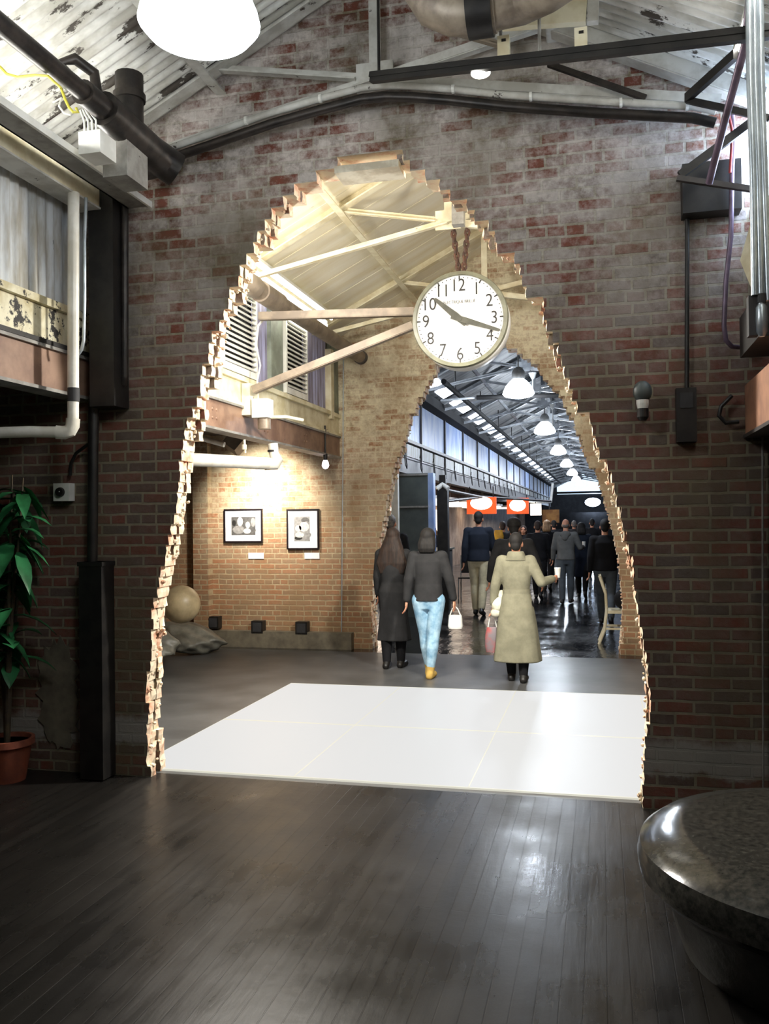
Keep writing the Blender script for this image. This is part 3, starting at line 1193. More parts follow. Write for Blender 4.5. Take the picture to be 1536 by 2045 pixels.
mb.tube([(e.x, 4.45, e.z + .05), (e.x - .02, 4.45, e.z + .2), (e.x - .08, 4.35, e.z + .24), (e.x - .14, 4.3, e.z + .2), (e.x - .08, 4.45, e.z + .1), (e.x + .03, 4.75, e.z + .03)], .032, 'black_pipe', 12)
mb.build('drain_loop', t, True)
mb = MB()
mb.tube([(e.x - .02, 5.25, e.z - .02), (e.x - .22, 5.28, e.z - .03)], .065, 'black_pipe', 14)
mb.build('elbow', t, True)

# cable tray with white lip, running to the wall
k = P(300, 412, Y=EA)
t = thing('cable_tray', 'long grey cable tray with a bright lip running under the roof to the brick wall', 'cable tray', (k.x, 4, k.z))
mb = MB()
mb.box((k.x - .17, .3, k.z), (k.x, EA, k.z + .014), 'grey_steel')
mb.box((k.x - .17, .3, k.z), (k.x - .156, EA, k.z + .07), 'grey_steel')
mb.build('tray', t)
mb = MB()
mb.box((k.x - .004, .3, k.z - .012), (k.x + .014, EA, k.z + .03), 'white')
mb.build('lip', t)
# bright strip light in the tray, thin
mb = MB()
mb.box((k.x - .14, .3, k.z + .015), (k.x - .06, 5.0, k.z + .04), 'white')
t = one(mb, 'strip_light', 'thin blazing strip light laid in the grey cable tray behind the black sprinkler pipe', 'light')
mb = MB()
mb.tube([(k.x - .1, .4, k.z + .055), (k.x - .1, 4.9, k.z + .055)], .016, 'eave_tube', 10)
mb.build('tube', t, True)

mb = MB()
mb.box((.70, .6, 4.15), (.74, 4.9, 4.18), 'white')  # strip light added to brighten the gable
t = one(mb, 'strip_light', 'thin strip light tucked under the eave behind the pale conduits', 'light')
mb = MB()
mb.tube([(.71, .7, 4.14), (.71, 4.8, 4.14)], .012, 'eave_tube', 10)
mb.build('tube', t, True)
# eave beam
k2 = P(202, 417, Y=EA - .1)
t = thing('eave_beam', 'cream flanged eave beam over the white corrugated wall panel', 'beam', (k2.x, 4, k2.z))
mb = MB()
mb.box((k2.x - .02, .2, k2.z), (k2.x, EA - .1, k2.z + .14), 'cream_steel')
mb.build('face', t)
mb = MB()
mb.box((k2.x - .16, .2, k2.z - .012), (k2.x + .01, EA - .1, k2.z), 'pale_steel')
mb.build('lower_flange', t)
mb = MB()
mb.box((k2.x - .16, .2, k2.z + .14), (k2.x + .01, EA - .1, k2.z + .152), 'girder_dark')
mb.build('upper_flange', t)
# junction boxes and wires
j = P(188, 292, Y=4.5)
mb = MB()
mb.box((j.x - .07, 4.45, j.z - .06), (j.x + .07, 4.62, j.z + .07), 'white')
t = one(mb, 'junction_box', 'white junction box under the fat black pipe elbow', 'junction box')
mb = MB()
for i in range(4):
    x = j.x - .06 + .025 * i
    mb.tube([(x, 4.5, j.z + .06), (x + .01, 4.48, j.z + .14), (x - .01 * i, 4.46, j.z + .2)], .006, 'white', 6)
mb.build('cable_lead_wires', t)
j = P(238, 325, Y=4.75)
mb = MB()
mb.box((j.x - .08, 4.7, j.z - .1), (j.x + .08, 4.95, j.z + .12), 'grey_steel')
one(mb, 'junction_box', 'grey steel box beside the white junction box', 'junction box')
mb = MB()
pts = [P(x, y, Y=4.0) for x, y in ((0, 133), (14, 148), (36, 154), (70, 150), (96, 152), (122, 176))]
mb.tube(pts, .007, 'yellow_wire', 8)
pts = [P(x, y, Y=4.2) for x, y in ((122, 176), (130, 198), (138, 215), (146, 224), (156, 224), (152, 216))]
mb.tube(pts, .008, 'yellow_wire', 8)
one(mb, 'yellow_cable', 'thin yellow cable looping behind the black sprinkler pipe', 'cable')
mb = MB()
pts = [P(x, y, Y=4.2) for x, y in ((106, 205), (122, 196), (118, 212), (128, 226), (142, 230))]
mb.tube(pts, .006, 'white', 8)
one(mb, 'white_cable', 'short white cable curl beside the yellow cable', 'cable')

# white drain pipe: down, elbow, then along
a, b = P(147, 385, Y=5.0), P(146, 838, Y=5.0)
t = thing('drain_pipe', 'white drain pipe dropping past the brown girder to an elbow', 'pipe', (b.x, 5.0, b.z))
mb = MB()
mb.tube([a, b], .036, 'pvc', 18)
mb.build('downpipe', t, True)
mb = MB()
mb.tube([P(147, 775, Y=5.0), P(147, 802, Y=5.0)], .0385, 'dark', 18)
mb.build('coupling_band', t, True)
mb = MB()
c1 = P(146, 858, Y=5.0)
mb.tube([P(146, 836, Y=5.0), P(145, 850, Y=5.0), P(140, 860, Y=4.99), P(128, 864, Y=4.98), P(112, 863, Y=4.96)], .044, 'pvc', 18)
mb.build('elbow', t, True)
mb = MB()
mb.tube([P(116, 863, Y=4.96), P(60, 862, Y=4.9), P(-60, 866, Y=4.8)], .036, 'pvc', 18)
mb.build('branch_pipe', t, True)
# thin bent conduit
mb = MB()
mb.tube([P(x, y, Y=5.1) for x, y in ((172, 395), (169, 480), (169, 600), (167, 680), (163, 698), (156, 708))], .011, 'aluminium', 10)
one(mb, 'conduit', 'thin bright conduit hooked in to the white drain pipe', 'conduit', smooth=True)
# black corner column and pipes
mb = MB()
a, b = P(176, 430, Y=5.3), P(236, 800, Y=5.3)
mb.box((a.x, 5.3, 2.55), (b.x - .03, 5.49, 4.1), 'black')
one(mb, 'corner_post', 'black steel post against the brick wall behind the white drain pipe', 'post')
mb = MB()
mb.tube([P(249, 400, Y=5.42), P(249, 752, Y=5.42), P(246, 766, Y=5.42), P(236, 776, Y=5.44)], .026, 'black_pipe', 14)
one(mb, 'black_pipe', 'thin black pipe with a blue sheen beside the black corner post', 'pipe', smooth=True)
mb = MB()
mb.tube([P(188, 790, Y=5.4), P(186, 900, Y=5.4), P(183, 1300, Y=5.4), P(181, 1570, Y=5.4)], .036, 'black', 14)
t = one(mb, 'downpipe', 'black downpipe on the brick wall next to the white dial box', 'pipe', smooth=True)
mb = MB()
mb.tube([P(140, 950, Y=5.46), P(142, 925, Y=5.46), P(152, 905, Y=5.44), P(178, 886, Y=5.42)], .012, 'black', 8)
mb.build('branch_cable', t, True)
mb = MB()
a, b = P(162, 1122, Y=5.36), P(207, 1122, Y=5.36)
mb.box((a.x, 5.33, 0.01), (b.x, 5.49, a.z), 'black')
mb.box((a.x - .01, 5.325, a.z - .03), (b.x + .008, 5.495, a.z), 'black')
one(mb, 'pipe_guard', 'tall black steel pipe guard standing against the brick wall', 'pipe guard')
# white dial box
d = P(127, 983, Y=5.46)
t = thing('thermostat', 'white square box with a black dial on the brick wall above the plant', 'thermostat', (d.x, 5.46, d.z))
mb = MB()
mb.box((d.x - .062, 5.43, d.z - .062), (d.x + .062, 5.5, d.z + .062), 'white')
mb.build('box', t)
mb = MB()
mb.lathe([(.001, -.012), (.03, -.012), (.034, 0), (.034, .01)], (d.x - .004, 5.42, d.z), 'black', 24, 'Y')
mb.build('dial', t, True)
mb = MB()
mb.box((d.x - .002, 5.405, d.z - .0), (d.x + .006, 5.409, d.z + .006), 'white')
mb.build('pointer', t)


# potted plants
def plant(x, y, h, pot_r, label, n, seed, spread):
    rnd = random.Random(seed)
    t = thing('potted_plant', label, 'plant', (x, y, 0))
    mb = MB()
    ph = pot_r * 1.7
    mb.lathe([(pot_r * .7, .0), (pot_r * .95, ph * .85), (pot_r * 1.06, ph * .85), (pot_r * 1.06, ph), (pot_r * .93, ph), (pot_r * .9, ph * .9)], (x, y, 0), 'terracotta', 28)
    mb.build('pot', t, True)
    mb = MB()
    mb.lathe([(.001, ph * .9), (pot_r * .92, ph * .9)], (x, y, 0), 'soil', 20, cap=False)
    mb.build('soil', t)
    mb = MB()
    lf = MB()
    for i in range(5):
        a = rnd.uniform(0, 6.28)
        pts = [Vector((x, y, ph * .85))]
        for q in range(1, 6):
            f = q / 5
            pts.append(Vector((x + math.cos(a) * spread * .5 * f ** 1.5, y + min(.12, math.sin(a) * spread * .4 * f ** 1.5), ph * .85 + (h - ph) * f * rnd.uniform(.85, 1.0))))
        mb.tube(pts, .015, 'stem', 7, rs=[.02, .017, .014, .011, .009, .005])
        for q in range(n // 5):
            f = rnd.uniform(.3, 1)
            b = pts[0].lerp(pts[-1], f)
            b = pts[min(4, int(f * 5))].lerp(pts[min(5, int(f * 5) + 1)], f * 5 % 1)
            az, el = rnd.uniform(0, 6.28), rnd.uniform(-.9, .5)
            L, W = rnd.uniform(.16, .3), rnd.uniform(.035, .06)
            dr = Vector((math.cos(az) * math.cos(el), math.sin(az) * math.cos(el), math.sin(el)))
            if b.y + dr.y * L > 5.42:
                dr.y = -abs(dr.y)
            sd = dr.cross(Vector((0, 0, 1))).normalized()
            up = sd.cross(dr)
            vs = []
            for u, ww, sag in ((0, .06, 0), (.25, .8, .01), (.55, 1, -.015), (.8, .6, -.06), (1, .03, -.12)):
                c = b + dr * L * u + Vector((0, 0, sag * L * 3))
                vs += [c - sd * W * ww + up * .008 * ww, c - up * .004, c + sd * W * ww + up * .008 * ww]
            fs = []
            for k_ in range(4):
                fs += [(k_ * 3, k_ * 3 + 1, k_ * 3 + 4, k_ * 3 + 3), (k_ * 3 + 1, k_ * 3 + 2, k_ * 3 + 5, k_ * 3 + 4)]
            lf.add(vs, fs, 'leaf')
    mb.build('stems', t, True)
    lf.build('leaves', t, True, 80)
    return t


p0 = P(-6, 1530, Z=0)
plant(p0.x + .3, p0.y - .28, 2.3, .17, 'leafy green pot plant in terracotta before the brick wall', 130, 3, .7)
p1 = P(-70, 1560, Z=0)
plant(p1.x + .0, p1.y - .5, 1.9, .2, 'dark bushy pot plant half out of the picture', 110, 5, .6)
# pale rendered patch low on the wall: a stone slab leaning on it
mb = MB()
rnd = random.Random(4)
c = P(105, 1390, Y=5.42)
pts = []
n = 46
for kx in range(n):
    a = 2 * PI * kx / n
    pts.append(Vector((c.x + .17 * math.cos(a) * rnd.uniform(.72, 1.2), 0, c.z + .4 * math.sin(a) * rnd.uniform(.85, 1.08))))
vs = [Vector((p.x, 5.49, p.z)) for p in pts] + [Vector((p.x, 5.499, p.z)) for p in pts]
mb.add(vs, [tuple(range(n)), tuple(reversed(range(n, 2 * n)))] + [(i, i + n, (i + 1) % n + n, (i + 1) % n) for i in range(n)], 'plinth')
struct(mb.build('wall_patch'))

# ---------------------------------------------------------------- near room, along the gable and the other side
t = thing('track_bar', 'long black steel track bar slung across the gable on two cream brackets', 'track')
a, b = P(742, 161, Y=5.1), P(1580, 66, Y=4.2)
t.location = (a.lerp(b, .4))
mb = MB()
mb.bar(a, b, .04, .028, 'black')
mb.bar(a + Vector((0, 0, .03)), b + Vector((0, 0, .03)), .05, .03, 'black')
mb.build('rail', t)
for x, y0_, y1_ in ((1007, 76, 122), (1161, 60, 106)):
    f = (x - 742) / 838
    Y = 5.1 + (4.2 - 5.1) * f
    u, v = P(x, y0_, Y=Y), P(x, y1_, Y=Y)
    mb = MB()
    mb.box((u.x - .035, Y - .03, v.z), (u.x + .03, Y + .03, u.z), 'cream_steel')
    br = mb.build('bracket', t)
    mb = MB()
    mb.box((u.x - .012, Y - .0335, u.z - .035), (u.x + .012, Y - .029, u.z - .02), 'black')
    mb.build('slot', br)
for x, y0_ in ((1001, 52), (1078, 50), (757, 0)):
    f = (x - 742) / 838
    Y = 5.1 + (4.2 - 5.1) * f
    mb = MB()
    u = P(x, y0_, Y=Y)
    v = P(x, 150 - 95 * f + (0 if x != 757 else 6), Y=Y)
    mb.tube([v, (v.x, v.y, roof_z(v.x) - .02)], .009, 'grey_steel' if x != 757 else 'black', 8)
    mb.build('hanger_rod', t)
u = P(960, 146, Y=4.85)
mb = MB()
mb.ell(u, (.055, .05, .022), 'tube_glow', 20, 10)
ld = mb.build('lamp_disc', t, True)
ld['label'] = 'small glowing white lamp disc'
# fat duct elbow with black clamp
t = thing('duct_elbow', 'fat grey brown duct elbow with a black clamp under the ridge', 'duct')
dp = [P(x, y, Y=4.6) for x, y in ((848, -70), (852, -20), (870, 8), (905, 22), (950, 20), (990, 14))]
t.location = dp[3]
mb = MB()
mb.tube(dp, .125, 'duct_brown', 24)
mb.build('elbow', t, True)
mb = MB()
mb.tube([P(934, 22, Y=4.6), P(984, 14, Y=4.6)], .142, 'black', 24)
mb.build('clamp', t, True)
mb = MB()
mb.tube([P(985, 14, Y=4.6), P(1040, 2, Y=4.6), P(1090, -22, Y=4.5), P(1130, -50, Y=4.4), P(1150, -70, Y=4.3)], .115, 'duct_brown', 24)
mb.build('duct_run', t, True)
# cream raceway behind the duct
a, b = P(1000, 50, Y=4.95), P(1172, 38, Y=4.95)
mb = MB()
mb.bar(a + Vector((0, 0, .05)), b + Vector((0, 0, .05)), .05, .15, 'cream_steel')
one(mb, 'mounting_plate', 'cream painted steel plate behind the duct elbow', 'plate')
mb = MB()
mb.bar(P(1186, -30, Y=4.95), P(1184, 46, Y=4.95), .06, .05, 'pale_steel', (0, 1, 0))
one(mb, 'ceiling_hanger', 'short pale upright hanger beside the cream plate', 'hanger')
# sagging pipe over the gable
t = thing('gable_pipe', 'pale pipe bent along the truss line across the brick gable', 'pipe')
gp = [P(x, y, Y=5.28) for x, y in ((332, 298), (420, 268), (540, 226), (640, 197), (720, 176), (770, 171), (820, 172), (900, 178), (1010, 190), (1200, 203), (1385, 212), (1430, 222))]
t.location = gp[5]
mb = MB()
mb.tube(gp, .022, 'pale_steel', 12)
mb.build('pipe', t, True)
for x, y in ((492, 241), (640, 197), (905, 178), (1060, 193), (1240, 205), (1372, 212)):
    q = P(x, y, Y=5.27)
    mb = MB()
    mb.tube([q + Vector((-.008, 0, 0)), q + Vector((.008, 0, 0))], .027, 'white', 12)
    mb.build('pipe_clip', t)
mb = MB()
mb.tube([q + Vector((0, .03, -.055)) for q in gp], .03, 'black_pipe', 12)  # dark tube standing in for shade below the pale pipe
one(mb, 'black_pipe', 'black pipe hugging the underside of the pale gable pipe', 'pipe', smooth=True)
mb = MB()
mb.bar(P(1095, 128, Y=5.3), P(1290, 196, Y=5.3), .03, .03, 'black_pipe')
one(mb, 'brace_rod', 'thin dark diagonal rod on the gable under the track bar', 'brace')
mb = MB()
mb.angle(P(880, 62, Y=5.3), P(1010, 100, Y=5.3), .04, .01, 'rail_brown')
one(mb, 'brace_rod', 'short brown brace on the gable behind the duct', 'brace')
# black bracket frame in the upper corner
t = thing('corner_bracket', 'black triangular bracket frame in the upper corner by the conduits', 'bracket')
tri = [P(x, y, Y=5.2) for x, y in ((1358, 350), (1500, 245), (1502, 378), (1352, 356))]
t.location = tri[0]
mb = MB()
mb.bar(tri[0], tri[1], .03, .045, 'black')
mb.build('arm', t)
mb = MB()
mb.bar(tri[3], tri[2], .03, .03, 'girder_dark')
mb.build('arm', t)
mb = MB()
mb.bar(P(1372, 196, Y=5.2), P(1470, 108, Y=4.75), .03, .05, 'black')
mb.build('upper_arm', t)
mb = MB()
mb.bar(P(1372, 200, Y=5.2), P(1536, 236, Y=5.0), .03, .035, 'black')
mb.build('tie', t)
mb = MB()
a, b = P(1350, 300, Y=5.4), P(1480, 420, Y=5.4)
mb.box((a.x + .03, 5.36, b.z), (b.x, 5.49, a.z - .1), 'black')
one(mb, 'steel_plate', 'black steel plate on the brick wall behind the triangular bracket', 'plate')
# violet tube, dark tubes, pale conduits
mb = MB()
mb.tube([P(1500, -20, Y=4.2), P(1488, 90, Y=4.45), P(1448, 240, Y=4.8), P(1416, 366, Y=5.05)], .02, 'violet_tube', 12)
one(mb, 'violet_tube', 'slanting violet grey tube from the roof to the bracket', 'tube', smooth=True)
mb = MB()
mb.tube([P(1462, 225, Y=5.3), P(1466, 270, Y=5.3), P(1462, 330, Y=5.3), P(1460, 470, Y=5.35), P(1450, 560, Y=5.35), P(1446, 650, Y=5.35), P(1450, 680, Y=5.35), P(1462, 692, Y=5.37), P(1484, 694, Y=5.4)], .014, 'violet_tube', 10)
one(mb, 'conduit', 'dull violet conduit ending in a bend above the salmon girder', 'conduit', smooth=True)
mb = MB()
mb.tube([P(1456, 232, Y=5.25), P(1462, 258, Y=5.25), P(1461, 300, Y=5.25), P(1458, 345, Y=5.25)], .008, 'red_tube', 8)
one(mb, 'red_cable', 'thin red cable hanging by the triangular bracket', 'cable')
for x0, x1, xx, ye, lb in ((1496, 1505, 1508, 590, 'pale blue conduit nearest the triangular bracket'), (1506, 1516, 1521, 610, 'pale blue conduit with the aluminium fitting at its end'),
                           (1518, 1527, 1536, 600, 'pale blue conduit at the very edge of the wall panels')):
    Y = 4.2
    mb = MB()
    mb.tube([P(x0, -30, Y=Y), P(x0 + 2, 150, Y=Y), P(x1, 360, Y=Y), P(xx, ye, Y=Y)], .0165, 'aluminium', 12)
    one(mb, 'conduit', lb, 'conduit', smooth=True)
t = thing('conduit_fitting', 'oval aluminium conduit fitting beside the salmon girder', 'fitting')
a, b = P(1521, 618, Y=4.2), P(1522, 672, Y=4.2)
t.location = a
mb = MB()
mb.lathe([(.001, 0), (.012, 0), (.024, .02), (.026, .07), (.024, .13), (.012, .15), (.001, .15)], (b.x, 4.2, b.z), 'aluminium', 18)
mb.build('body', t, True)
mb = MB()
mb.lathe([(.02, .15), (.02, .19)], (b.x, 4.2, b.z), 'dark', 14)
mb.build('collar', t)
mb = MB()
a = P(1497, 595, Y=4.25)
mb.box((a.x - .012, 4.2, a.z - .18), (a.x + .03, 4.26, a.z), 'dark')
one(mb, 'junction_box', 'narrow dark junction box where the pale conduits end', 'junction box')
mb = MB()
c = P(1510, 640, Y=4.8)
mb.box((c.x - .02, 4.6, c.z - .12), (c.x + .25, 5.2, c.z + .1), 'black')
one(mb, 'switch_box', 'black switch box above the salmon girder', 'switch box')
# drawn fabric-like cream sheet wall behind the conduits
mb = MB()
for i in range(3):
    a = P(1476 + 20 * i, 430 + 90 * i, Y=5.0)
    mb.add([P(1478, 520, Y=5.2), P(1512, 400, Y=5.1), P(1560, 380, Y=4.8), P(1560, 560, Y=4.8), P(1500, 575, Y=5.1)], [(0, 1, 2, 3, 4)], 'cream_steel')
    break
o = one(mb, 'cream_sheet', 'cream steel sheet slanting behind the pale conduits', 'sheet')
s = o.modifiers.new('thickness', 'SOLIDIFY')
s.thickness = .01
# daylight pane in the side wall
a, b = P(1494, 330, X=XR - .03), P(1534, 180, X=XR - .03)
t = MB()
t.box((XR - .03, min(a.y, b.y), 3.55), (XR - .02, max(a.y, b.y), 4.1), 'side_window')
struct(t.build('window_1'))

# conduit and black box on the wall, dead wall lamp, corner pipe
mb = MB()
mb.tube([P(1373, 395, Y=5.47), P(1372, 776, Y=5.47)], .013, 'black', 10)
one(mb, 'conduit', 'black conduit dropping straight down the brick wall', 'conduit', smooth=True)
a, b = P(1350, 776, Y=5.44), P(1392, 882, Y=5.44)
mb = MB()
mb.box((a.x, 5.42, b.z), (b.x, 5.5, a.z), 'black')
t = one(mb, 'switch_box', 'flat black switch box at the foot of the black conduit', 'switch box')
mb = MB()
mb.box((a.x + .02, 5.414, a.z - .12), (b.x - .02, 5.42, a.z - .03), 'dark')
mb.build('cover', t)
w_ = P(1283, 790, Y=5.4)
t = thing('wall_lamp', 'unlit grey bulb in a black socket on the brick wall', 'lamp', (w_.x, 5.44, w_.z))
mb = MB()
mb.ell((w_.x, 5.38, w_.z + .02), (.055, .055, .065), 'slate', 20, 12)
mb.build('bulb', t, True)
mb = MB()
mb.lathe([(.03, -.08), (.036, -.05), (.036, -.02)], (w_.x, 5.38, w_.z), 'white', 18)
mb.build('collar', t)
mb = MB()
mb.lathe([(.02, -.15), (.034, -.13), (.034, -.08)], (w_.x, 5.38, w_.z), 'black', 18)
mb.box((w_.x - .02, 5.38, w_.z - .13), (w_.x + .02, 5.5, w_.z - .09), 'black')
mb.build('socket', t)
mb = MB()
mb.tube([P(1523, 862, Y=5.46), Vector((P(1523, 1545, Y=5.46).x, 5.46, 0.0))], .006, 'grey_steel', 8)
one(mb, 'corner_pipe', 'thin grey pipe standing in the corner under the salmon girder', 'pipe')
mb = MB()
mb.tube([P(1462, 790, Y=5.45), P(1440, 812, Y=5.45), P(1436, 830, Y=5.45), P(1450, 845, Y=5.45), P(1476, 842, Y=5.45)], .012, 'black', 8)
one(mb, 'black_cable', 'black cable looped on the brick wall beside the salmon girder', 'cable', smooth=True)

# ---------------------------------------------------------------- stone bench
bx, by = .98, 3.82
t = thing('stone_bench', 'big dark polished round stone bench with a chamfered rim', 'bench', (bx, by, 0))
mb = MB()
RB = .86
mb.lathe([(RB * .94, .26), (RB * .99, .30), (RB, .36), (RB * .985, .41), (RB * .93, .445), (RB * .8, .47), (RB * .76, .478), (.001, .48)], (bx, by, 0), 'granite', 72, sx=1.0, sy=.94, wob=.012)
mb.build('seat', t, True, 28)
mb = MB()
mb.lathe([(RB * .80, 0), (RB * .84, .1), (RB * .86, .2), (RB * .94, .262)], (bx, by, 0), 'granite_rough', 48, sx=1.0, sy=.94, wob=.02)
mb.build('base', t, True)
# ---------------------------------------------------------------- second room
# fat brown pipe with sleeves
a = P(462, 570, Y=7.35)
b = P(721, 714, Y=Y2 - .02)
t = thing('heating_pipe', 'fat brown lagged pipe over the louvred shutters', 'pipe', (b.x, 9, b.z))
mb = MB()
mb.tube([(b.x - .02, Y1 + T1 - .02, b.z), (b.x, Y2 + .02, b.z)], .085, 'rail_brown', 22)
mb.build('pipe', t, True)
for y0_, y1_ in ((5.85, 7.8), (7.95, 8.45)):
    mb = MB()
    mb.tube([(b.x - .015, y0_, b.z), (b.x - .015, y1_, b.z)], .105, 'rail_brown', 22)
    mb.build('sleeve', t, True)
mb = MB()
mb.tube([(b.x, Y2 - .1, b.z), (b.x, Y2 - .01, b.z)], .095, 'girder_dark', 22)
mb.build('wall_flange', t, True)

# strip lights under the eave
s1 = P(590, 606, X=-3.3)
s2 = P(604, 590, X=-3.22)
for i, (x, z, y0_, y1_, lb) in enumerate(((-3.3, s1.z, 7.0, P(648, 655, X=-3.3).y, 'long blazing strip light under the eave over the fat brown pipe'),
                                          (-3.22, s2.z, 7.0, P(662, 640, X=-3.22).y, 'second slimmer strip light tucked up under the boarded roof'))):
    t = thing('strip_light', lb, 'light', (x, y0_, z))
    mb = MB()
    mb.box((x - .05, y0_, z), (x + .04, y1_, z + .03), 'white')
    mb.build('housing', t)
    mb = MB()
    r = .042 if i == 0 else .018
    mb.tube([(x + .01, y0_ + .03, z - .03), (x + .01, y1_ - .03, z - .03)], r, 'tube_glow', 12)
    mb.build('tube', t, True)

# white drain pipe in the aisle
t = thing('drain_pipe', 'fat white drain pipe with an elbow under the tan riveted girder', 'pipe')
a, b = P(372, 917, Y=7.4), P(538, 926, Y=8.3)
t.location = a
mb = MB()
mb.tube([a, b], .062, 'pvc', 20)
mb.build('pipe', t, True)
mb = MB()
mb.tube([P(530, 926, Y=8.27), P(548, 926, Y=8.33), P(553, 918, Y=8.34), P(547, 905, Y=8.34), P(545, 886, Y=8.34)], .06, 'pvc', 18, rs=[.068, .068, .066, .05, .05])
mb.build('elbow', t, True)
mb = MB()
mb.tube([P(545, 899, Y=8.34), P(545, 903, Y=8.34)], .054, 'black', 18)
mb.build('band', t, True)
mb = MB()
q = P(490, 905, Y=8.1)
mb.tube([q, P(488, 878, Y=8.1)], .012, 'cream_steel', 8)
mb.tube([P(488, 888, Y=8.1), P(488, 898, Y=8.1)], .025, 'cream_steel', 8)
mb.build('hanger_rod', t)
# spotlight washing the picture wall, slung under the girder
t = thing('spotlight', 'grey box spotlight hung in the aisle under the girder', 'spotlight')
q = P(468, 888, Y=10.3)
t.location = q
mb = MB()
mb.box(q + Vector((-.1, -.12, -.08)), q + Vector((.1, .12, .08)), 'rail_brown', Matrix.Rotation(R_(35), 3, 'Y') @ Matrix.Rotation(R_(-20), 3, 'X'))
mb.build('housing', t)
mb = MB()
mb.tube([q + Vector((0, 0, .06)), (q.x, q.y, 3.0)], .012, 'grey_steel', 8)
mb.build('rod', t)
mb = MB()
u, v = P(385, 870, Y=8.3), P(448, 888, Y=8.3)
mb.tube([u, v], .028, 'pvc', 12)
one(mb, 'white_pipe', 'short white pipe over the fat drain pipe in the aisle', 'pipe', smooth=True)
# bare bulb at the girder end
q = P(650, 925, Y=10.9)
t = thing('bare_bulb', 'bare glowing bulb under the end of the tan girder', 'bulb', q)
mb = MB()
mb.lathe([(.001, -.075), (.03, -.065), (.045, -.035), (.042, 0), (.022, .045)], q, 'bulb_glow', 18)
mb.build('glass', t, True)
mb = MB()
mb.lathe([(.024, .04), (.028, .06), (.03, .12)], q, 'black', 16)
mb.tube([q + Vector((0, 0, .1)), (q.x, q.y, 3.0)], .012, 'black', 8)
mb.build('socket', t)
# flood light on the lintel
q = P(527, 818, Y=8.3)
t = thing('flood_light', 'white box flood light with a bronze can fixed over the tan girder', 'light', q)
mb = MB()
mb.box(q + Vector((-.09, -.1, -.09)), q + Vector((.08, .06, .1)), 'white')
mb.build('box', t)
mb = MB()
mb.tube([q + Vector((.01, -.02, -.09)), q + Vector((.01, -.02, -.2))], .065, 'duct_brown', 20)
mb.build('can', t, True)
mb = MB()
mb.tube([q + Vector((.05, 0, -.08)), q + Vector((.2, .1, -.07)), q + Vector((.35, .2, -.1))], .018, 'cream_steel', 8)
mb.build('arm', t)
mb = MB()
mb.tube([P(514, 700, Y=8.3), P(520, 730, Y=8.3), P(514, 760, Y=8.3), P(516, 800, Y=8.25)], .009, 'white', 8)
mb.tube([P(537, 625, Y=8.3), P(516, 650, Y=8.3), P(511, 690, Y=8.3), P(514, 700, Y=8.3)], .012, 'white', 8)
mb.build('cable', t)
mb = MB()
a, b = P(493, 765, Y=8.2), P(507, 828, Y=8.2)
mb.box((XL + .06, a.y, b.z), (XL + .15, a.y + .22, a.z), 'cream_steel')
one(mb, 'lintel_bracket', 'cream upright bracket on the lintel below the nearer shutter', 'bracket')
# cable on the second wall
mb = MB()
mb.tube([P(686, 690, Y=Y2 - .02), P(685, 900, Y=Y2 - .02), P(682, 1265, Y=Y2 - .02)], .008, 'aluminium', 8)
one(mb, 'wall_cable', 'thin pale cable straight down the warm brick wall', 'cable')

# pictures
Yp = Y2 - .035


def picture(x0, y0_, x1, y1_, label, blobs, prt):
    a, b = P(x0, y0_, Y=Yp), P(x1, y1_, Y=Yp)
    xa, xb, za, zb = a.x, b.x, b.z, a.z
    t = thing('framed_picture', label, 'picture', ((xa + xb) / 2, Yp, za), group='black framed pictures on the brick wall')
    f = .02
    mb = MB()
    for lo, hi in (((xa, za), (xb, za + f)), ((xa, zb - f), (xb, zb)), ((xa, za + f), (xa + f, zb - f)), ((xb - f, za + f), (xb, zb - f))):
        mb.box((lo[0], Yp - .005, lo[1]), (hi[0], Y2 - .003, hi[1]), 'frame_black')
    mb.build('frame', t)
    mb = MB()
    mb.box((xa + f, Yp + .01, za + f), (xb - f, Y2 - .006, zb - f), 'mat_white')
    mb.build('mount', t)
    mb = MB()
    w_, h_ = xb - xa, zb - za
    X = lambda u: xa + w_ * u
    Z = lambda v: za + h_ * v
    mb.box((X(prt[0]), Yp + .0085, Z(prt[1])), (X(prt[2]), Yp + .012, Z(prt[3])), 'tone' + str(prt[4]))
    for u, v, ru, rv, tn in blobs:
        n = 18
        mb.add([(X(u + ru * math.cos(2 * PI * k / n)), Yp + .0083 - .0002 * tn, Z(v + rv * math.sin(2 * PI * k / n))) for k in range(n)], [tuple(range(n))], 'tone%d' % tn)
    mb.build('photograph', t)


picture(447, 1017, 524, 1083, 'wide black framed photograph of two people with a child', [(.42, .62, .075, .14, 3), (.38, .38, .16, .12, 2), (.62, .52, .06, .1, 3), (.6, .34, .1, .08, 3), (.76, .6, .06, .14, 2), (.76, .36, .07, .1, 1),
        (.26, .58, .05, .09, 0), (.42, .72, .06, .04, 0)], (.19, .22, .82, .76, 1))
picture(572, 1017, 637, 1097, 'tall black framed photograph of a figure with an infant', [(.58, .72, .13, .07, 1), (.54, .56, .16, .12, 3), (.36, .52, .1, .08, 3), (.4, .36, .14, .07, 3), (.62, .36, .14, .08, 2), (.36, .28, .12, .05, 0), (.62, .64, .06, .06, 2)],
        (.23, .2, .72, .81, 2))
for (x0, y0_, x1, y1_, lb) in ((496, 1104, 527, 1116, 'small white caption card under the wide picture'), (608, 1104, 638, 1116, 'small white caption card under the tall picture')):
    a, b = P(x0, y0_, Y=Y2 - .01), P(x1, y1_, Y=Y2 - .01)
    mb = MB()
    mb.box((a.x, Y2 - .012, b.z), (b.x, Y2 - .003, a.z), 'mat_white')
    one(mb, 'picture_caption', lb, 'card', 'caption cards')

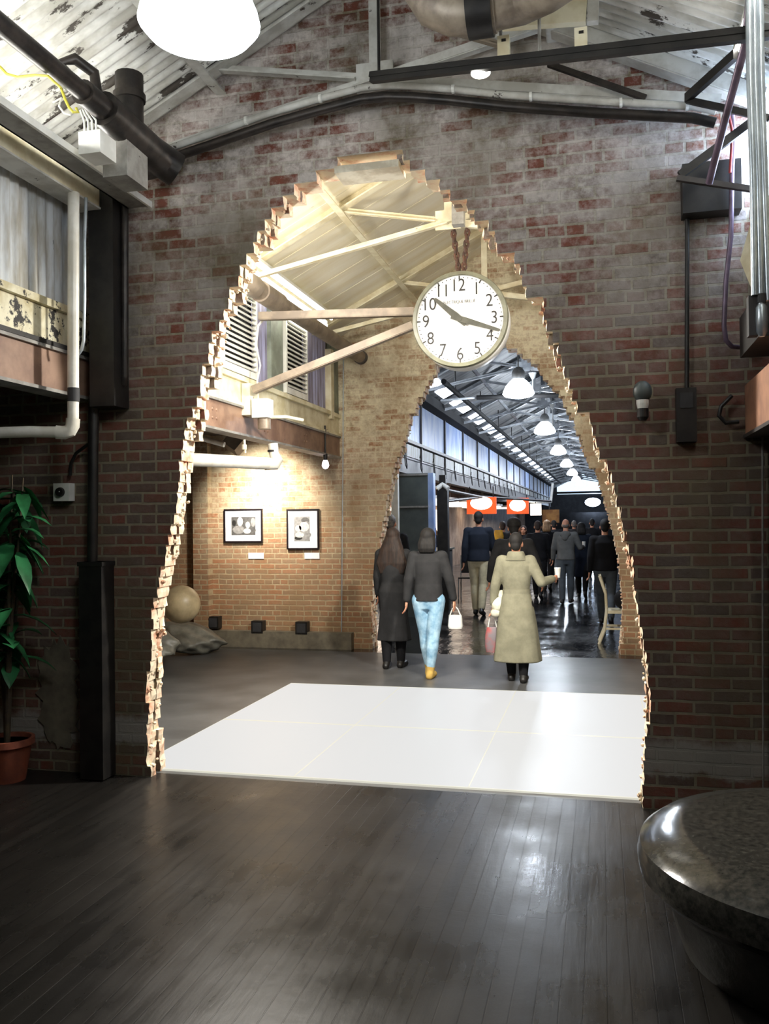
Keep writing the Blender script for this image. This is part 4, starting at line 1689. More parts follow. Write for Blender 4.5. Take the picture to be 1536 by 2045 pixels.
# boulders and stone ball in the aisle
rnd = random.Random(9)


def boulder(c, r, label, seed, tilt=0.0):
    rn = random.Random(seed)
    bm = bmesh.new()
    bmesh.ops.create_icosphere(bm, subdivisions=4, radius=1)
    pl_ = [(Vector((0, 0, 1)), .72)] + [(Vector((rn.uniform(-1, 1), rn.uniform(-1, 1), rn.uniform(-1, 1))).normalized(), rn.uniform(.52, .86)) for _ in range(22)]
    for v in bm.verts:
        p = v.co.copy()
        for nrm, d in pl_:
            q = p.dot(nrm)
            if q > d:
                p -= nrm * (q - d) * .9
        p += p.normalized() * (.03 * math.sin(p.x * 9 + p.y * 7 + p.z * 11) + .015 * math.sin(p.x * 23 - p.y * 19))
        p = Matrix.Rotation(tilt, 3, 'Y') @ Vector((p.x * r[0], p.y * r[1], p.z * r[2]))
        v.co = p
    lo = min(v.co.z for v in bm.verts)
    me = bpy.data.meshes.new('boulder')
    for f in bm.faces:
        f.smooth = True
    bm.to_mesh(me)
    bm.free()
    me.materials.append(M['rock'])
    o = bpy.data.objects.new('boulder', me)
    col.objects.link(o)
    o.location = (c[0], c[1], c[2] - lo if c[2] is not None else -lo)
    return tag(o, label, 'boulder', 'boulders in the aisle')


bb = boulder((-5.5, 9.9, 0), (.62, .46, .28), 'flat grey boulder under the stone ball', 2, .1)
boulder((-5.42, 9.0, 0), (.52, .44, .26), 'low grey boulder nearest the broken arch edge', 3, -.1)
boulder((-5.35, 10.82, 0), (.6, .46, .24), 'flat grey boulder between the stone ball and the ledge', 5, .12)
boulder((-5.5, 8.1, 0), (.5, .42, .38), 'grey boulder half hidden behind the ragged jamb', 6, .1)
q = P(362, 1218, Y=9.95)
mb = MB()
mb.ell((q.x, 9.95, max(v.co.z for v in bb.data.vertices) + bb.location.z + .232), (.235, .235, .235), 'stone_ball', 40, 24)
one(mb, 'stone_ball', 'smooth tan stone ball resting on a flat boulder', 'stone ball', smooth=True)

# ---------------------------------------------------------------- far hall
girder(XL, Y2 + T2, 64, 'girder_dark', 'steel_girder', 'long dark girder with hanging hooks under the blue panels of the far hall', 1, rivets=False)
girder(XR, Y2 + T2, 64, 'girder_dark', 'steel_girder', 'long dark girder on the bench side of the far hall', -1, rivets=False)
mb = MB()
mb.box((XL - .05, Y2 + T2, ZG1), (XL + .02, 64, ZG1 + .03), 'girder_dark')
mb.box((XL - .05, Y2 + T2, ZL), (XL + .07, 64, ZL + .06), 'girder_dark')
mb.box((XL - .05, Y2 + T2, ZE - .17), (XL + .26, 64, ZE + .02), 'soot')
struct(mb.build('trim_7'))
y, i = Y2 + T2, 0
mb = MB()
mw = MB()
mp = MB()
while y < 64:
    mb.box((XL - .02, y + .03, ZL + .06), (XL + .0, y + 2.77, ZE - .14), 'blue_panel')
    mw.box((XL - .02, y + .1, ZG1 + .05), (XL + .01, y + 1.3, ZL - .02), 'wall_white')
    mw.box((XL - .02, y + 1.5, ZG1 + .05), (XL + .01, y + 2.7, ZL - .02), 'wall_white')
    mp.box((XL - .03, y - .03, ZG1), (XL + .04, y + .03, ZE - .1), 'girder_dark')
    y += 2.8
struct(mb.build('wall_left.002'))
struct(mw.build('wall_left.003'))
struct(mp.build('trim_8'))
mb = MB()
mb.box((XR, Y2 + T2, ZL), (XR + .05, 64, ZE), 'blue_panel')
struct(mb.build('wall_right.002'))
# hooks hanging off the girder
hk = None
for i in range(16):
    y = 15.6 + i * 1.4
    if hk is None:
        hk = thing('girder_hook', 'dark steel hook hanging on the face of the far dark girder', 'hook', (XL + .1, y, 2.85), group='hooks along the far girder')
        mb = MB()
        mb.tube([(XL + .09, y - .03, 2.98), (XL + .1, y, 3.06), (XL + .09, y + .03, 2.98), (XL + .09, y - .03, 2.98)], .008, 'black', 6)
        mb.build('strap', hk)
        mb = MB()
        mb.tube([(XL + .1, y - .05, 2.95), (XL + .12, y - .06, 2.76), (XL + .13, y, 2.70), (XL + .12, y + .06, 2.76), (XL + .1, y + .05, 2.95)], .011, 'black', 8)
        mb.build('ring', hk)
    else:
        dup(hk, (XL + .1, y, 2.85))
# glazed strip low on the roof slope
mb = MB()
y = Y2 + T2 + .3
while y < 60:
    xa_, xb_ = XL + .28, XL + .52
    mb.add([(xa_, y, roof_z(xa_) - .02), (xb_, y, roof_z(xb_) - .02), (xb_, y + 1.0, roof_z(xb_) - .02), (xa_, y + 1.0, roof_z(xa_) - .02)], [(0, 1, 2, 3)], 'sky_pane')
    y += 1.375
o = struct(mb.build('window_2'))
s = o.modifiers.new('thickness', 'SOLIDIFY')
s.thickness = .01
# black service pipe and crossbar
a = P(886, 762, Y=15.2)
b = P(1138, 958, Y=46)
t = thing('service_pipe', 'long black service pipe running down the far hall under the roof', 'pipe', a)
mb = MB()
mb.tube([a, (a.x, 62, a.z)], .05, 'soot', 14)
mb.build('pipe', t, True)
mb = MB()
for i in range(12):
    y = 16.5 + i * 3.6
    mb.tube([(a.x, y, a.z), (a.x, y, roof_z(a.x))], .012, 'black', 6)
mb.build('hanger_bracket', t)
mb = MB()
u, v = P(952, 794, Y=15.3), P(1124, 789, Y=15.3)
mb.tube([P(880, 800, Y=15.3), u], .02, 'truss_grey', 8)
mb.tube([u, v], .04, 'soot', 12)
one(mb, 'crossbar', 'black crossbar behind the lamp bowl nearest the clock', 'crossbar', smooth=True)
for x, y0_, y1_, lb in ((1064, 755, 795, 'thin white rod with a flared cup beside the lamp bowl nearest the clock'), (1104, 815, 860, 'thin white rod with a flared cup behind the nearest lamp bowl')):
    p0, p1 = P(x, y1_, Y=15.6 if x < 1080 else 20), P(x, y0_, Y=15.6 if x < 1080 else 20)
    t = thing('fire_sprinkler', lb, 'sprinkler', p0)
    mb = MB()
    mb.tube([p0, p1], .012, 'white', 8)
    mb.build('rod', t)
    mb = MB()
    mb.lathe([(.02, -.02), (.045, .02), (.075, .09), (.07, .09), (.01, .03)], p1, 'white', 14)
    mb.build('cup', t)

# shop front on the aisle side of the far hall
mb = MB()
mb.box((-5.6, 16.6, 0), (-5.5, 58, 3.0), 'shop_wall')
struct(mb.build('wall_shops'))
n = 0
for y in (17.2, 20.2, 23.2, 26.2, 30.2, 34.2, 38.5):
    t = thing('shop_light', ('glaring white light box in the first shop past the dark board', 'glaring white light box in the second shop along', 'glaring white light box in the third shop along', 'glaring white light box in the fourth shop along',
                             'glaring white light box in the fifth shop along', 'glaring white light box in the sixth shop along', 'glaring white light box in the last shop along')[n], 'light', (-4.6, y, 2.5),
              group='shop light boxes')
    n += 1
    mb = MB()
    mb.box((-5.3, y, 2.22), (-3.95, y + 1.7, 2.28), 'shop_glow')
    mb.build('diffuser', t)
    mb = MB()
    mb.box((-5.35, y - .05, 2.28), (-3.9, y + 1.75, 2.36), 'white')
    mb.build('housing', t)
    mb = MB()
    for dx in (-5.2, -4.05):
        mb.tube([(dx, y + .8, 2.35), (dx, y + .8, 3.0)], .012, 'white', 6)
    mb.build('hanger_rod', t)
t = thing('shop_window', 'bright lit shop window between the dark post and the orange signs', 'shop window', (-5.3, 22, 0))
mb = MB()
for y in (17.4, 19.6, 21.8, 24.0, 26.2, 28.4):
    mb.box((-5.42, y, .9), (-5.38, y + 1.9, 2.1), 'shop_glow')
mb.build('glazing_pane', t)
mb = MB()
for y in (17.2, 19.4, 21.6, 23.8, 26.0, 28.2, 30.4):
    mb.box((-5.45, y, 0), (-5.3, y + .2, 2.2), 'girder_brown')
mb.box((-5.45, 17.2, .0), (-5.32, 30.6, .9), 'slate')
mb.build('frame', t)
# stall counters under the girder
mb = MB()
mb.box((-4.4, 18.5, 0), (-3.75, 22.5, 1.0), 'dark')
mb.box((-4.45, 18.45, 1.0), (-3.7, 22.55, 1.04), 'slate')
one(mb, 'shop_counter', 'low dark shop counter behind the dark post', 'counter')
# dark board pier
a, b = P(790, 945, Y=15.5), P(855, 1000, Y=15.5)
t = thing('menu_board', 'tall dark slate board pier just inside the second arch', 'board', (a.x, 15.5, 0))
mb = MB()
mb.box((a.x, 15.5, 0), (b.x, 15.72, 2.6), 'slate')
mb.build('board', t)
mb = MB()
for z in (1.98, 2.56):
    mb.box((a.x - .005, 15.485, z), (b.x + .005, 15.5, z + .03), 'grey_steel')
mb.build('trim_band', t)
mb = MB()
mb.box((b.x, 15.5, 0), (b.x + .1, 15.7, 2.6), 'blue_panel')
mb.build('edge_post', t)
mb = MB()
a = P(775, 960, Y=13.2)
mb.box((a.x - .05, 13.6, 0), (a.x + .06, 13.7, 2.6), 'white')
one(mb, 'white_post', 'slim white post at the edge of the second arch', 'post')
a, b = P(872, 960, Y=16.8), P(893, 960, Y=16.8)
t = thing('steel_post', 'black steel post with a white lamp collar beside the dark board', 'post', (a.x, 16.8, 0))
mb = MB()
mb.box((a.x, 16.8, 0), (b.x, 17.0, 2.35), 'black')
mb.build('shaft', t)
mb = MB()
mb.tube([(a.x, 16.8, 2.36), ((a.x + b.x) / 2, 16.85, 2.44), (b.x + .02, 16.8, 2.36)], .05, 'white', 12)
mb.build('collar', t)
mb = MB()
mb.box((a.x + .04, 16.85, 2.3), (b.x - .04, 16.95, 2.63), 'black')
mb.build('cap', t)
# awning bars
mb = MB()
for x0, y0_, x1, y1_, Ya, Yb in ((888, 978, 962, 993, 17.2, 23.0), (890, 1001, 960, 993, 17.2, 23.0), (960, 992, 1100, 1001, 24.4, 30)):
    mb.tube([P(x0, y0_, Y=Ya), P(x1, y1_, Y=Yb)], .035, 'girder_dark', 8)
one(mb, 'awning_frame', 'dark pointed awning frame of bars above the orange signs', 'frame')
mb = MB()
u, v = P(1100, 1003, Y=40), P(1104, 965, Y=40)
mb.tube([P(975, 998, Y=33.5), P(1098, 1003, Y=39.8), u, v], .06, 'white', 8)
one(mb, 'white_pipe', 'bent white pipe running above the orange signs', 'pipe')
# signs
for i, (x0, y0_, x1, y1_, Y, lb) in enumerate(((932, 998, 991, 1026, 23.5, 'orange sign with a glowing white disc nearest the dark post'),
                                               (1012, 998, 1056, 1026, 32, 'orange sign with a glowing white disc farther down the hall'))):
    a, b = P(x0, y0_, Y=Y), P(x1, y1_, Y=Y)
    t = thing('shop_sign', lb, 'sign', (a.x, Y, b.z), group='orange shop signs')
    mb = MB()
    mb.box((a.x, Y, b.z), (b.x, Y + .12, a.z + .06), 'orange')
    mb.build('panel', t)
    mb = MB()
    w_, h_ = b.x - a.x, a.z - b.z
    mb.lathe([(.001, -.012), (1, -.012), (1, .004)], ((a.x + b.x) / 2, Y, b.z + h_ * (.75 if i == 0 else .6)), 'sign_white', 40, 'Y', cap=False)
    for k_ in range(len(mb.v)):
        v = mb.v[k_]
        cx_, cz_ = (a.x + b.x) / 2, b.z + h_ * (.75 if i == 0 else .6)
        mb.v[k_] = Vector((cx_ + (v.x - cx_) * w_ * .37, v.y, cz_ + (v.z - cz_) * h_ * (.46 if i == 0 else .42)))
    mb.build('disc', t)
    mb = MB()
    for x in (a.x + .08, b.x - .08):
        mb.tube([(x, Y + .06, a.z + .05), (x, Y + .06, 2.64)], .014, 'black', 6)
    mb.build('hanger_rod', t)
a, b = P(1059, 1006, Y=38), P(1081, 1029, Y=38)
mb = MB()
mb.box((a.x, 38, b.z), (b.x, 38.1, a.z), 'sign_white')
mb.box((a.x + .2, 38.02, a.z), (a.x + .24, 38.06, 2.64), 'black')
one(mb, 'shop_sign', 'blank white lit sign beyond the orange signs', 'sign')
a, b = P(1083, 1018, Y=42), P(1117, 1044, Y=42)
M['amber'] = paint('amber', srgb(186, 132, 66), srgb(150, 96, 44), 3, rough=.6)
mb = MB()
mb.box((a.x, 42, b.z), (b.x, 42.2, a.z), 'amber')
mb.box((a.x + .3, 42.05, a.z), (a.x + .36, 42.1, 2.64), 'black')
one(mb, 'shop_sign', 'long amber sign board at the dim end of the hall', 'sign')
# bright thing at the far end
a = P(1184, 1003, Y=66)
t = thing('end_window', 'blazing white round topped window at the far end of the hall', 'window', (a.x, 66, a.z))
mb = MB()
n = 24
mb.ell((a.x, 66, a.z), (.6, .05, .36), 'day_window', 24, 12)
mb.build('pane', t)
mb = MB()
mb.tube([(a.x + .6 * math.cos(2 * PI * k / 24), 66, a.z + .36 * math.sin(2 * PI * k / 24)) for k in range(25)], .05, 'black', 6)
mb.build('frame', t)
mb = MB()
mb.box((-3.5, 64.5, 3.55), (XR, 64.7, 3.7), 'black')
mb.box((-3.5, 66.6, 0), (XR, 66.7, 2.2), 'dark')
struct(mb.build('wall_end.001'))

# cream chair by the jamb
c = P(1236, 1284, Z=0)
t = thing('cream_chair', 'cream wooden chair with curved back legs beside the ragged jamb', 'chair', (c.x, c.y, 0))
X0, Y0 = c.x + .03, c.y
mb = MB()
mb.box((X0 - .2, Y0 - .2, .43), (X0 + .22, Y0 + .22, .47), 'cream_steel')
mb.build('seat', t)
for sx_, sy_ in ((-1, -1), (-1, 1), (1, -1), (1, 1)):
    mb = MB()
    if sx_ < 0:
        mb.tube([(X0 - .3, Y0 + sy_ * .19, .0), (X0 - .22, Y0 + sy_ * .19, .2), (X0 - .19, Y0 + sy_ * .19, .45), (X0 - .2, Y0 + sy_ * .19, .7), (X0 - .28, Y0 + sy_ * .19, .95)], .02, 'cream_steel', 8)
    else:
        mb.tube([(X0 + .22, Y0 + sy_ * .19, 0), (X0 + .2, Y0 + sy_ * .19, .44)], .02, 'cream_steel', 8)
    mb.build('leg', t, True)
for z in (.68, .8, .92):
    mb = MB()
    mb.bar((X0 - .2 - (z - .68) * .28, Y0 - .19, z), (X0 - .2 - (z - .68) * .28, Y0 + .19, z), .02, .05, 'cream_steel')
    mb.build('back_rail', t)
for sy_ in (-1, 1):
    mb = MB()
    mb.bar((X0 - .2, Y0 + sy_ * .19, .22), (X0 + .21, Y0 + sy_ * .19, .22), .018, .03, 'cream_steel')
    mb.build('stretcher', t)
mb = MB()
mb.ell((X0 + .05, Y0, .47 + .14), (.14, .16, .14), 'black_cloth', 20, 12)
one(mb, 'black_bag', 'soft black bag on the seat of the cream chair', 'bag', smooth=True)
# black chair outside the shops
c = P(935, 1122, Y=19.5)
t = thing('black_chair', 'black metal chair by the shop counter', 'chair', (c.x, 19.5, 0))
X0, Y0 = c.x, 19.5
mb = MB()
mb.box((X0 - .2, Y0 - .2, .44), (X0 + .2, Y0 + .2, .47), 'black')
mb.build('seat', t)
mb = MB()
mb.box((X0 - .2, Y0 + .18, .55), (X0 + .2, Y0 + .2, .95), 'black')
mb.build('backrest', t)
for sx_ in (-1, 1):
    for sy_ in (-1, 1):
        mb = MB()
        mb.tube([(X0 + sx_ * .2, Y0 + sy_ * .19, 0), (X0 + sx_ * .19, Y0 + sy_ * .19, .95 if sy_ > 0 else .45)], .014, 'grey_steel', 8)
        mb.build('leg', t)
# ---------------------------------------------------------------- people
def fuse(mb, name, vox, parent, smooth=4, mats=None, paintfn=None):
    """melt overlapping shapes into one continuous skin"""
    tmp = mb.build(name + '_raw')
    r = tmp.modifiers.new('r', 'REMESH')
    r.mode = 'VOXEL'
    r.voxel_size = vox
    r.use_smooth_shade = True
    s = tmp.modifiers.new('s', 'SMOOTH')
    s.iterations = smooth
    s.factor = .5
    bpy.context.view_layer.update()
    me = bpy.data.meshes.new_from_object(tmp.evaluated_get(bpy.context.evaluated_depsgraph_get()))
    old = tmp.data
    bpy.data.objects.remove(tmp)
    bpy.data.meshes.remove(old)
    me.name = name
    me.materials.clear()
    for m in mats:
        me.materials.append(M[m])
    for p in me.polygons:
        p.use_smooth = True
        p.material_index = 0
        if paintfn:
            p.material_index = paintfn(p.center)
    o = bpy.data.objects.new(name, me)
    col.objects.link(o)
    o.parent = parent
    return o


def cap(mb, a, b, ra, rb, m='skin', flat=None):
    """tapered round-ended limb"""
    a, b = Vector(a), Vector(b)
    d = (b - a)
    L = d.length
    q = d.to_track_quat('Z', 'Y').to_matrix()
    prof = []
    for i in range(6):
        t_ = -PI / 2 + PI / 2 * i / 5
        prof.append((max(.0004, ra * math.cos(t_)), ra * math.sin(t_)))
    for i in range(6):
        t_ = PI / 2 * i / 5
        prof.append((max(.0004, rb * math.cos(t_)), L + rb * math.sin(t_)))
    n = 14
    vs = []
    for r, z in prof:
        for k in range(n):
            an = 2 * PI * k / n
            vs.append(a + q @ Vector((r * math.cos(an), r * math.sin(an), z)))
    fs = []
    for i in range(len(prof) - 1):
        for k in range(n):
            k2 = (k + 1) % n
            fs.append((i * n + k, i * n + k2, (i + 1) * n + k2, (i + 1) * n + k))
    fs.append(tuple(reversed(range(n))))
    fs.append(tuple(range((len(prof) - 1) * n, len(prof) * n)))
    mb.add(vs, fs, m)


def loft(mb, rings, m, n=36, fold=None):
    """closed skin through elliptical rings: (centre, half width, half depth)"""
    vs = []
    for i, (c, rx, ry) in enumerate(rings):
        c = Vector(c)
        for k in range(n):
            a = 2 * PI * k / n
            q = 1.0 + (fold(i, a) if fold else 0)
            # squarer than an ellipse
            ca, sa = math.cos(a), math.sin(a)
            e = .86
            vs.append(c + Vector((rx * q * math.copysign(abs(ca) ** e, ca), ry * q * math.copysign(abs(sa) ** e, sa), 0)))
    fs = []
    for i in range(len(rings) - 1):
        for k in range(n):
            k2 = (k + 1) % n
            fs.append((i * n + k, i * n + k2, (i + 1) * n + k2, (i + 1) * n + k))
    fs.append(tuple(reversed(range(n))))
    fs.append(tuple(range((len(rings) - 1) * n, len(rings) * n)))
    mb.add(vs, fs, m)


def person(label, x, y, H, yaw=0.0, legs=((18, 4), (-16, 22)), arms=((-8, 10, 14), (10, 10, 18)), top='charcoal', bottom='grey_jeans', shoes='black', hair='black_hair',
           style='short', skin='skin', female=False, coat=None, vox=.011, hood=False, hat=None, head_turn=0.0, belt=None, collar=None, boots=None, stance=.25):
    s = H / 1.75
    t = thing('person', label, 'person', (x, y, 0), yaw)
    V = Vector
    S = lambda a, b, c: V((a, b, c)) * s
    hw = .092 if not female else .098
    sw = .185 if not female else .165
    J = {}
    lowest = 9
    for i, sd in enumerate((-1, 1)):
        sw_, kn = R_(legs[i][0]), R_(legs[i][1])
        hip = V((hw * sd, 0, .92))
        inw = V((-hw * sd * stance, 0, 0))
        knee = hip + .43 * V((0, math.sin(sw_), -math.cos(sw_))) + inw * .5
        b = sw_ - kn
        ank = knee + .42 * V((0, math.sin(b), -math.cos(b))) + inw * .5
        J['hip', i], J['knee', i], J['ank', i] = hip, knee, ank
        # foot pitches with the shin when it trails
        pitch = min(0.0, b * .9) if b < -.2 else 0.0
        J['toe', i] = ank + V((0.015 * sd, .15 * math.cos(pitch), .15 * math.sin(pitch) - .045))
        J['heel', i] = ank + V((0, -.045, -.045))
        lowest = min(lowest, ank.z - .075, J['toe', i].z - .03)
    dz = -lowest
    for kx in list(J):
        J[kx] = (J[kx] + V((0, 0, dz))) * s
    zo = dz * s
    U = lambda a, b, c: S(a, b, c) + V((0, 0, zo))
    for i, sd in enumerate((-1, 1)):
        sa, ab, fl = (R_(v) for v in arms[i][:3])
        ro = R_(arms[i][3]) if len(arms[i]) > 3 else 0.0
        sh = U(sw * sd, -.005, 1.415)
        d1 = V((sd * math.sin(ab), math.sin(sa) * math.cos(ab), -math.cos(sa) * math.cos(ab)))
        el = sh + d1 * .285 * s
        d2 = V((sd * math.sin(ab) * .5 - sd * math.sin(ro), math.sin(sa + fl), -math.cos(sa + fl)))
        d2.normalize()
        wr = el + d2 * .25 * s
        J['sh', i], J['el', i], J['wr', i], J['d2', i] = sh, el, wr, d2
    # --- body, one skin
    mb = MB()
    loft(mb, [(U(0, 0, .86), hw + .06, .085 * 1), (U(0, -.01, .95), .165, .11), (U(0, 0, 1.07), .135, .09), (U(0, .005, 1.2), .15, .1), (U(0, 0, 1.33), .165, .105), (U(0, -.01, 1.42), .14, .075), (U(0, -.01, 1.46), .07, .06)]
         if True else [], 'skin', 24) if s == 1 else loft(mb, [(U(0, 0, .86), (hw + .06) * s, .085 * s), (U(0, -.01, .95), .165 * s, .11 * s), (U(0, 0, 1.07), .135 * s, .09 * s), (U(0, .005, 1.2), .15 * s, .1 * s),
         (U(0, 0, 1.33), .165 * s, .105 * s), (U(0, -.01, 1.42), .14 * s, .075 * s), (U(0, -.01, 1.46), .07 * s, .06 * s)], 'skin', 24)
    hc = U(0, .02, 1.625)
    HR = Matrix.Rotation(R_(head_turn), 3, 'Z')
    hp = lambda a, b, c: hc + HR @ (V((a, b, c)) * s)
    cap(mb, U(0, -.01, 1.42), hp(0, -.01, -.06), .056 * s, .052 * s)
    mb.ell(hp(0, -.012, .025), V((.074, .094, .098)) * s, 'skin', 24, 16, HR)
    mb.ell(hp(0, .022, -.05), V((.056, .066, .072)) * s, 'skin', 20, 12, HR)
    cap(mb, hp(0, .082, .005), hp(0, .1, -.03), .011 * s, .016 * s)
    mb.ell(hp(0, .078, -.068), V((.024, .012, .012)) * s, 'skin', 12, 8, HR)
    for sd in (-1, 1):
        mb.ell(hp(.076 * sd, -.005, -.015), V((.012, .02, .034)) * s, 'skin', 10, 8, HR)
        mb.ell(hp(.032 * sd, .074, .03), V((.024, .014, .008)) * s, 'skin', 10, 6, HR)
    for i, sd in enumerate((-1, 1)):
        cap(mb, J['hip', i], J['knee', i], .086 * s, .056 * s)
        cap(mb, J['knee', i], J['knee', i].lerp(J['ank', i], .35) + V((0, -.012, 0)) * s, .054 * s, .056 * s)
        cap(mb, J['knee', i].lerp(J['ank', i], .35) + V((0, -.012, 0)) * s, J['ank', i], .054 * s, .036 * s)
        cap(mb, J['heel', i], J['toe', i], .034 * s, .026 * s)
        cap(mb, J['ank', i], J['heel', i], .036 * s, .034 * s)
        cap(mb, J['sh', i], J['el', i], .052 * s, .04 * s)
        cap(mb, J['el', i], J['wr', i], .04 * s, .027 * s)
        cap(mb, U(sd * .06, -.01, 1.41), J['sh', i], .06 * s, .055 * s)
        # hand
        d = J['d2', i]
        w_ = J['wr', i]
        ax = V((sd, 0, 0)) - d * d.x * sd
        ax.normalize()
        ay = d.cross(ax)
        pl_ = w_ + d * .045 * s
        rot = Matrix((ay, ax, d)).transposed()
        mb.ell(pl_, V((.038, .016, .05)) * s, 'skin', 14, 10, rot)
        curl = -sd
        for f in range(4):
            off = (f - 1.5) * .0185
            ln = (.036, .042, .039, .03)[f] * (1 if sd > 0 else 1)
            a0 = w_ + (d * .082 + ay * off) * s
            a1 = a0 + (d * ln - ax * sd * .012) * s
            a2 = a1 + (d * ln * .72 - ax * sd * .024) * s
            cap(mb, a0, a1, .0095 * s, .009 * s)
            cap(mb, a1, a2, .009 * s, .0075 * s)
        tb = w_ + (d * .03 + ay * .028 * 1) * s
        t1 = tb + (d * .03 + ay * .026 - ax * sd * .008) * s
        cap(mb, tb, t1, .012 * s, .01 * s)
        cap(mb, t1, t1 + (d * .03 + ay * .006) * s, .01 * s, .008 * s)
    fuse(mb, 'body', min(vox, .009), t, 2, [skin])
    for sd in (-1, 1):
        mb = MB()
        mb.ell(hp(.031 * sd, .077, .012), V((.0125, .0125, .0105)) * s, 'eye', 10, 8)
        me = mb.build('eye')
        me.parent = t
        for p in me.data.polygons:
            p.use_smooth = True
    # --- trousers
    if bottom:
        mb = MB()
        loft(mb, [(U(0, 0, .80), .15 * s, .1 * s), (U(0, -.012, .93), .178 * s, .125 * s), (U(0, 0, 1.03), .155 * s, .108 * s)], 'skin', 24)
        for i in range(2):
            end = J['knee', i].lerp(J['ank', i], .96 if not boots else .86)
            mid_ = J['knee', i].lerp(J['ank', i], .35) + V((0, -.012, 0)) * s
            cap(mb, J['hip', i] + V((0, -.008, -.02)) * s, J['knee', i], .104 * s, .072 * s)
            cap(mb, J['knee', i], mid_, .073 * s, .073 * s)
            cap(mb, mid_, end, .073 * s, (.06 if not female else .052) * s)
        fuse(mb, 'trousers', vox, t, 3, [bottom])
    # --- shoes
    for i in range(2):
        mb = MB()
        cap(mb, J['heel', i] + V((0, 0, -.0)) * s, J['toe', i], .044 * s, .04 * s)
        cap(mb, J['ank', i], J['heel', i], .047 * s, .044 * s)
        if boots:
            cap(mb, J['knee', i].lerp(J['ank', i], .8), J['ank', i], .054 * s, .047 * s)
        fuse(mb, 'boot' if boots else 'shoe', vox * .8, t, 2, [boots or shoes])
    # --- jacket or coat
    mb = MB()
    chest = .185 if not female else .165
    if coat:
        zh = coat[0]
        wv = coat[1]
        fold = lambda i, a: (.02 * math.sin(7 * a + .6) + .015 * math.sin(11 * a)) * max(0, 1 - i / 4)
        loft(mb, [(U(0, .0, zh), wv * s, wv * .72 * s), (U(0, 0, zh + (.9 - zh) * .35), (wv * .9 + .0) * s, wv * .68 * s), (U(0, -.005, zh + (.9 - zh) * .7), wv * .8 * s, wv * .62 * s), (U(0, -.01, .95), (chest + .02) * s, .14 * s),
                  (U(0, 0, 1.07), (chest - .012) * s, .118 * s), (U(0, 0, 1.22), (chest + .008) * s, .13 * s), (U(0, -.005, 1.36), (chest + .015) * s, .125 * s), (U(0, -.01, 1.44), .15 * s, .088 * s), (U(0, -.01, 1.495), .078 * s, .07 * s)],
             'skin', 48, fold)
    else:
        loft(mb, [(U(0, -.008, .90), (chest + .008) * s, .135 * s), (U(0, -.005, 1.0), (chest + .002) * s, .13 * s), (U(0, 0, 1.1), (chest - .008) * s, .118 * s), (U(0, 0, 1.24), (chest + .004) * s, .128 * s),
                  (U(0, -.005, 1.36), (chest + .012) * s, .122 * s), (U(0, -.01, 1.44), .148 * s, .085 * s), (U(0, -.01, 1.49), .075 * s, .068 * s)], 'skin', 32)
    for i, sd in enumerate((-1, 1)):
        cap(mb, U(sd * .09, -.01, 1.40), J['sh', i], .075 * s, .075 * s)
        cap(mb, J['sh', i], J['el', i], .073 * s, .06 * s)
        cap(mb, J['el', i], J['el', i].lerp(J['wr', i], .9), .06 * s, .047 * s)
    fuse(mb, 'coat' if coat else 'jacket', vox, t, 3, [top])
    if coat and belt:
        mb = MB()
        loft(mb, [(U(0, 0, 1.04), (chest - .0) * s, .126 * s), (U(0, 0, 1.085), (chest - .004) * s, .124 * s)], belt, 48)
        o = mb.build('belt')
        o.parent = t
    if collar:
        mb = MB()
        loft(mb, [(U(0, -.015, 1.42), .15 * s, .1 * s), (U(0, -.015, 1.47), .115 * s, .1 * s), (U(0, -.01, 1.53), .092 * s, .088 * s)], collar, 32)
        fuse(mb, 'collar', vox, t, 2, [collar])
    if hood:
        mb = MB()
        mb.ell(U(0, -.085, 1.43), V((.115, .065, .075)) * s, 'skin', 20, 12)
        mb.ell(U(0, -.11, 1.38), V((.075, .05, .09)) * s, 'skin', 20, 12)
        fuse(mb, 'hood', vox, t, 2, [top])
    # --- hair
    if hair:
        mb = MB()
        if style == 'short':
            mb.ell(hp(0, -.022, .04), V((.081, .098, .095)) * s, 'skin', 24, 14, HR)
            mb.ell(hp(0, -.06, -.02), V((.062, .055, .07)) * s, 'skin', 18, 12, HR)
        elif style == 'bald':
            mb.ell(hp(0, -.034, -.01), V((.077, .072, .06)) * s, 'skin', 20, 12, HR)
        else:
            mb.ell(hp(0, -.026, .035), V((.092, .104, .1)) * s, 'skin', 24, 14, HR)
            L = {'bob': .16, 'long': .45}[style]
            loft(mb, [(hp(0, -.1, -L), (.15 if L > .3 else .09) * s, .03 * s), (hp(0, -.105, -L * .7), (.2 if L > .3 else .105) * s, .05 * s), (hp(0, -.085, -L * .35), .155 * s if L > .3 else .105 * s, .068 * s), (hp(0, -.045, .0), .098 * s, .082 * s),
                      (hp(0, -.03, .08), .07 * s, .07 * s)], 'skin', 32, lambda i, a: .05 * math.sin(9 * a + i) if i < 3 else 0)
        fuse(mb, 'hair', vox, t, 2, [hair])
    if hat:
        mb = MB()
        mb.ell(hp(0, -.01, .06), V((.092, .108, .082)) * s, 'skin', 24, 14, HR)
        mb.ell(hp(0, -.01, .03), V((.095, .112, .04)) * s, 'skin', 24, 14, HR)
        fuse(mb, 'hat', vox, t, 2, [hat])
    t['_s'] = s
    wrist = {i: Matrix.LocRotScale(t.location, t.rotation_euler, None) @ J['wr', i] for i in (0, 1)}
    dirs = {i: Matrix.Rotation(yaw, 3, 'Z') @ J['d2', i] for i in (0, 1)}
    del t['_s']
    return t, wrist, dirs, J


def at(px_, py_):
    p = P(px_, py_, Z=0)
    return p.x, p.y


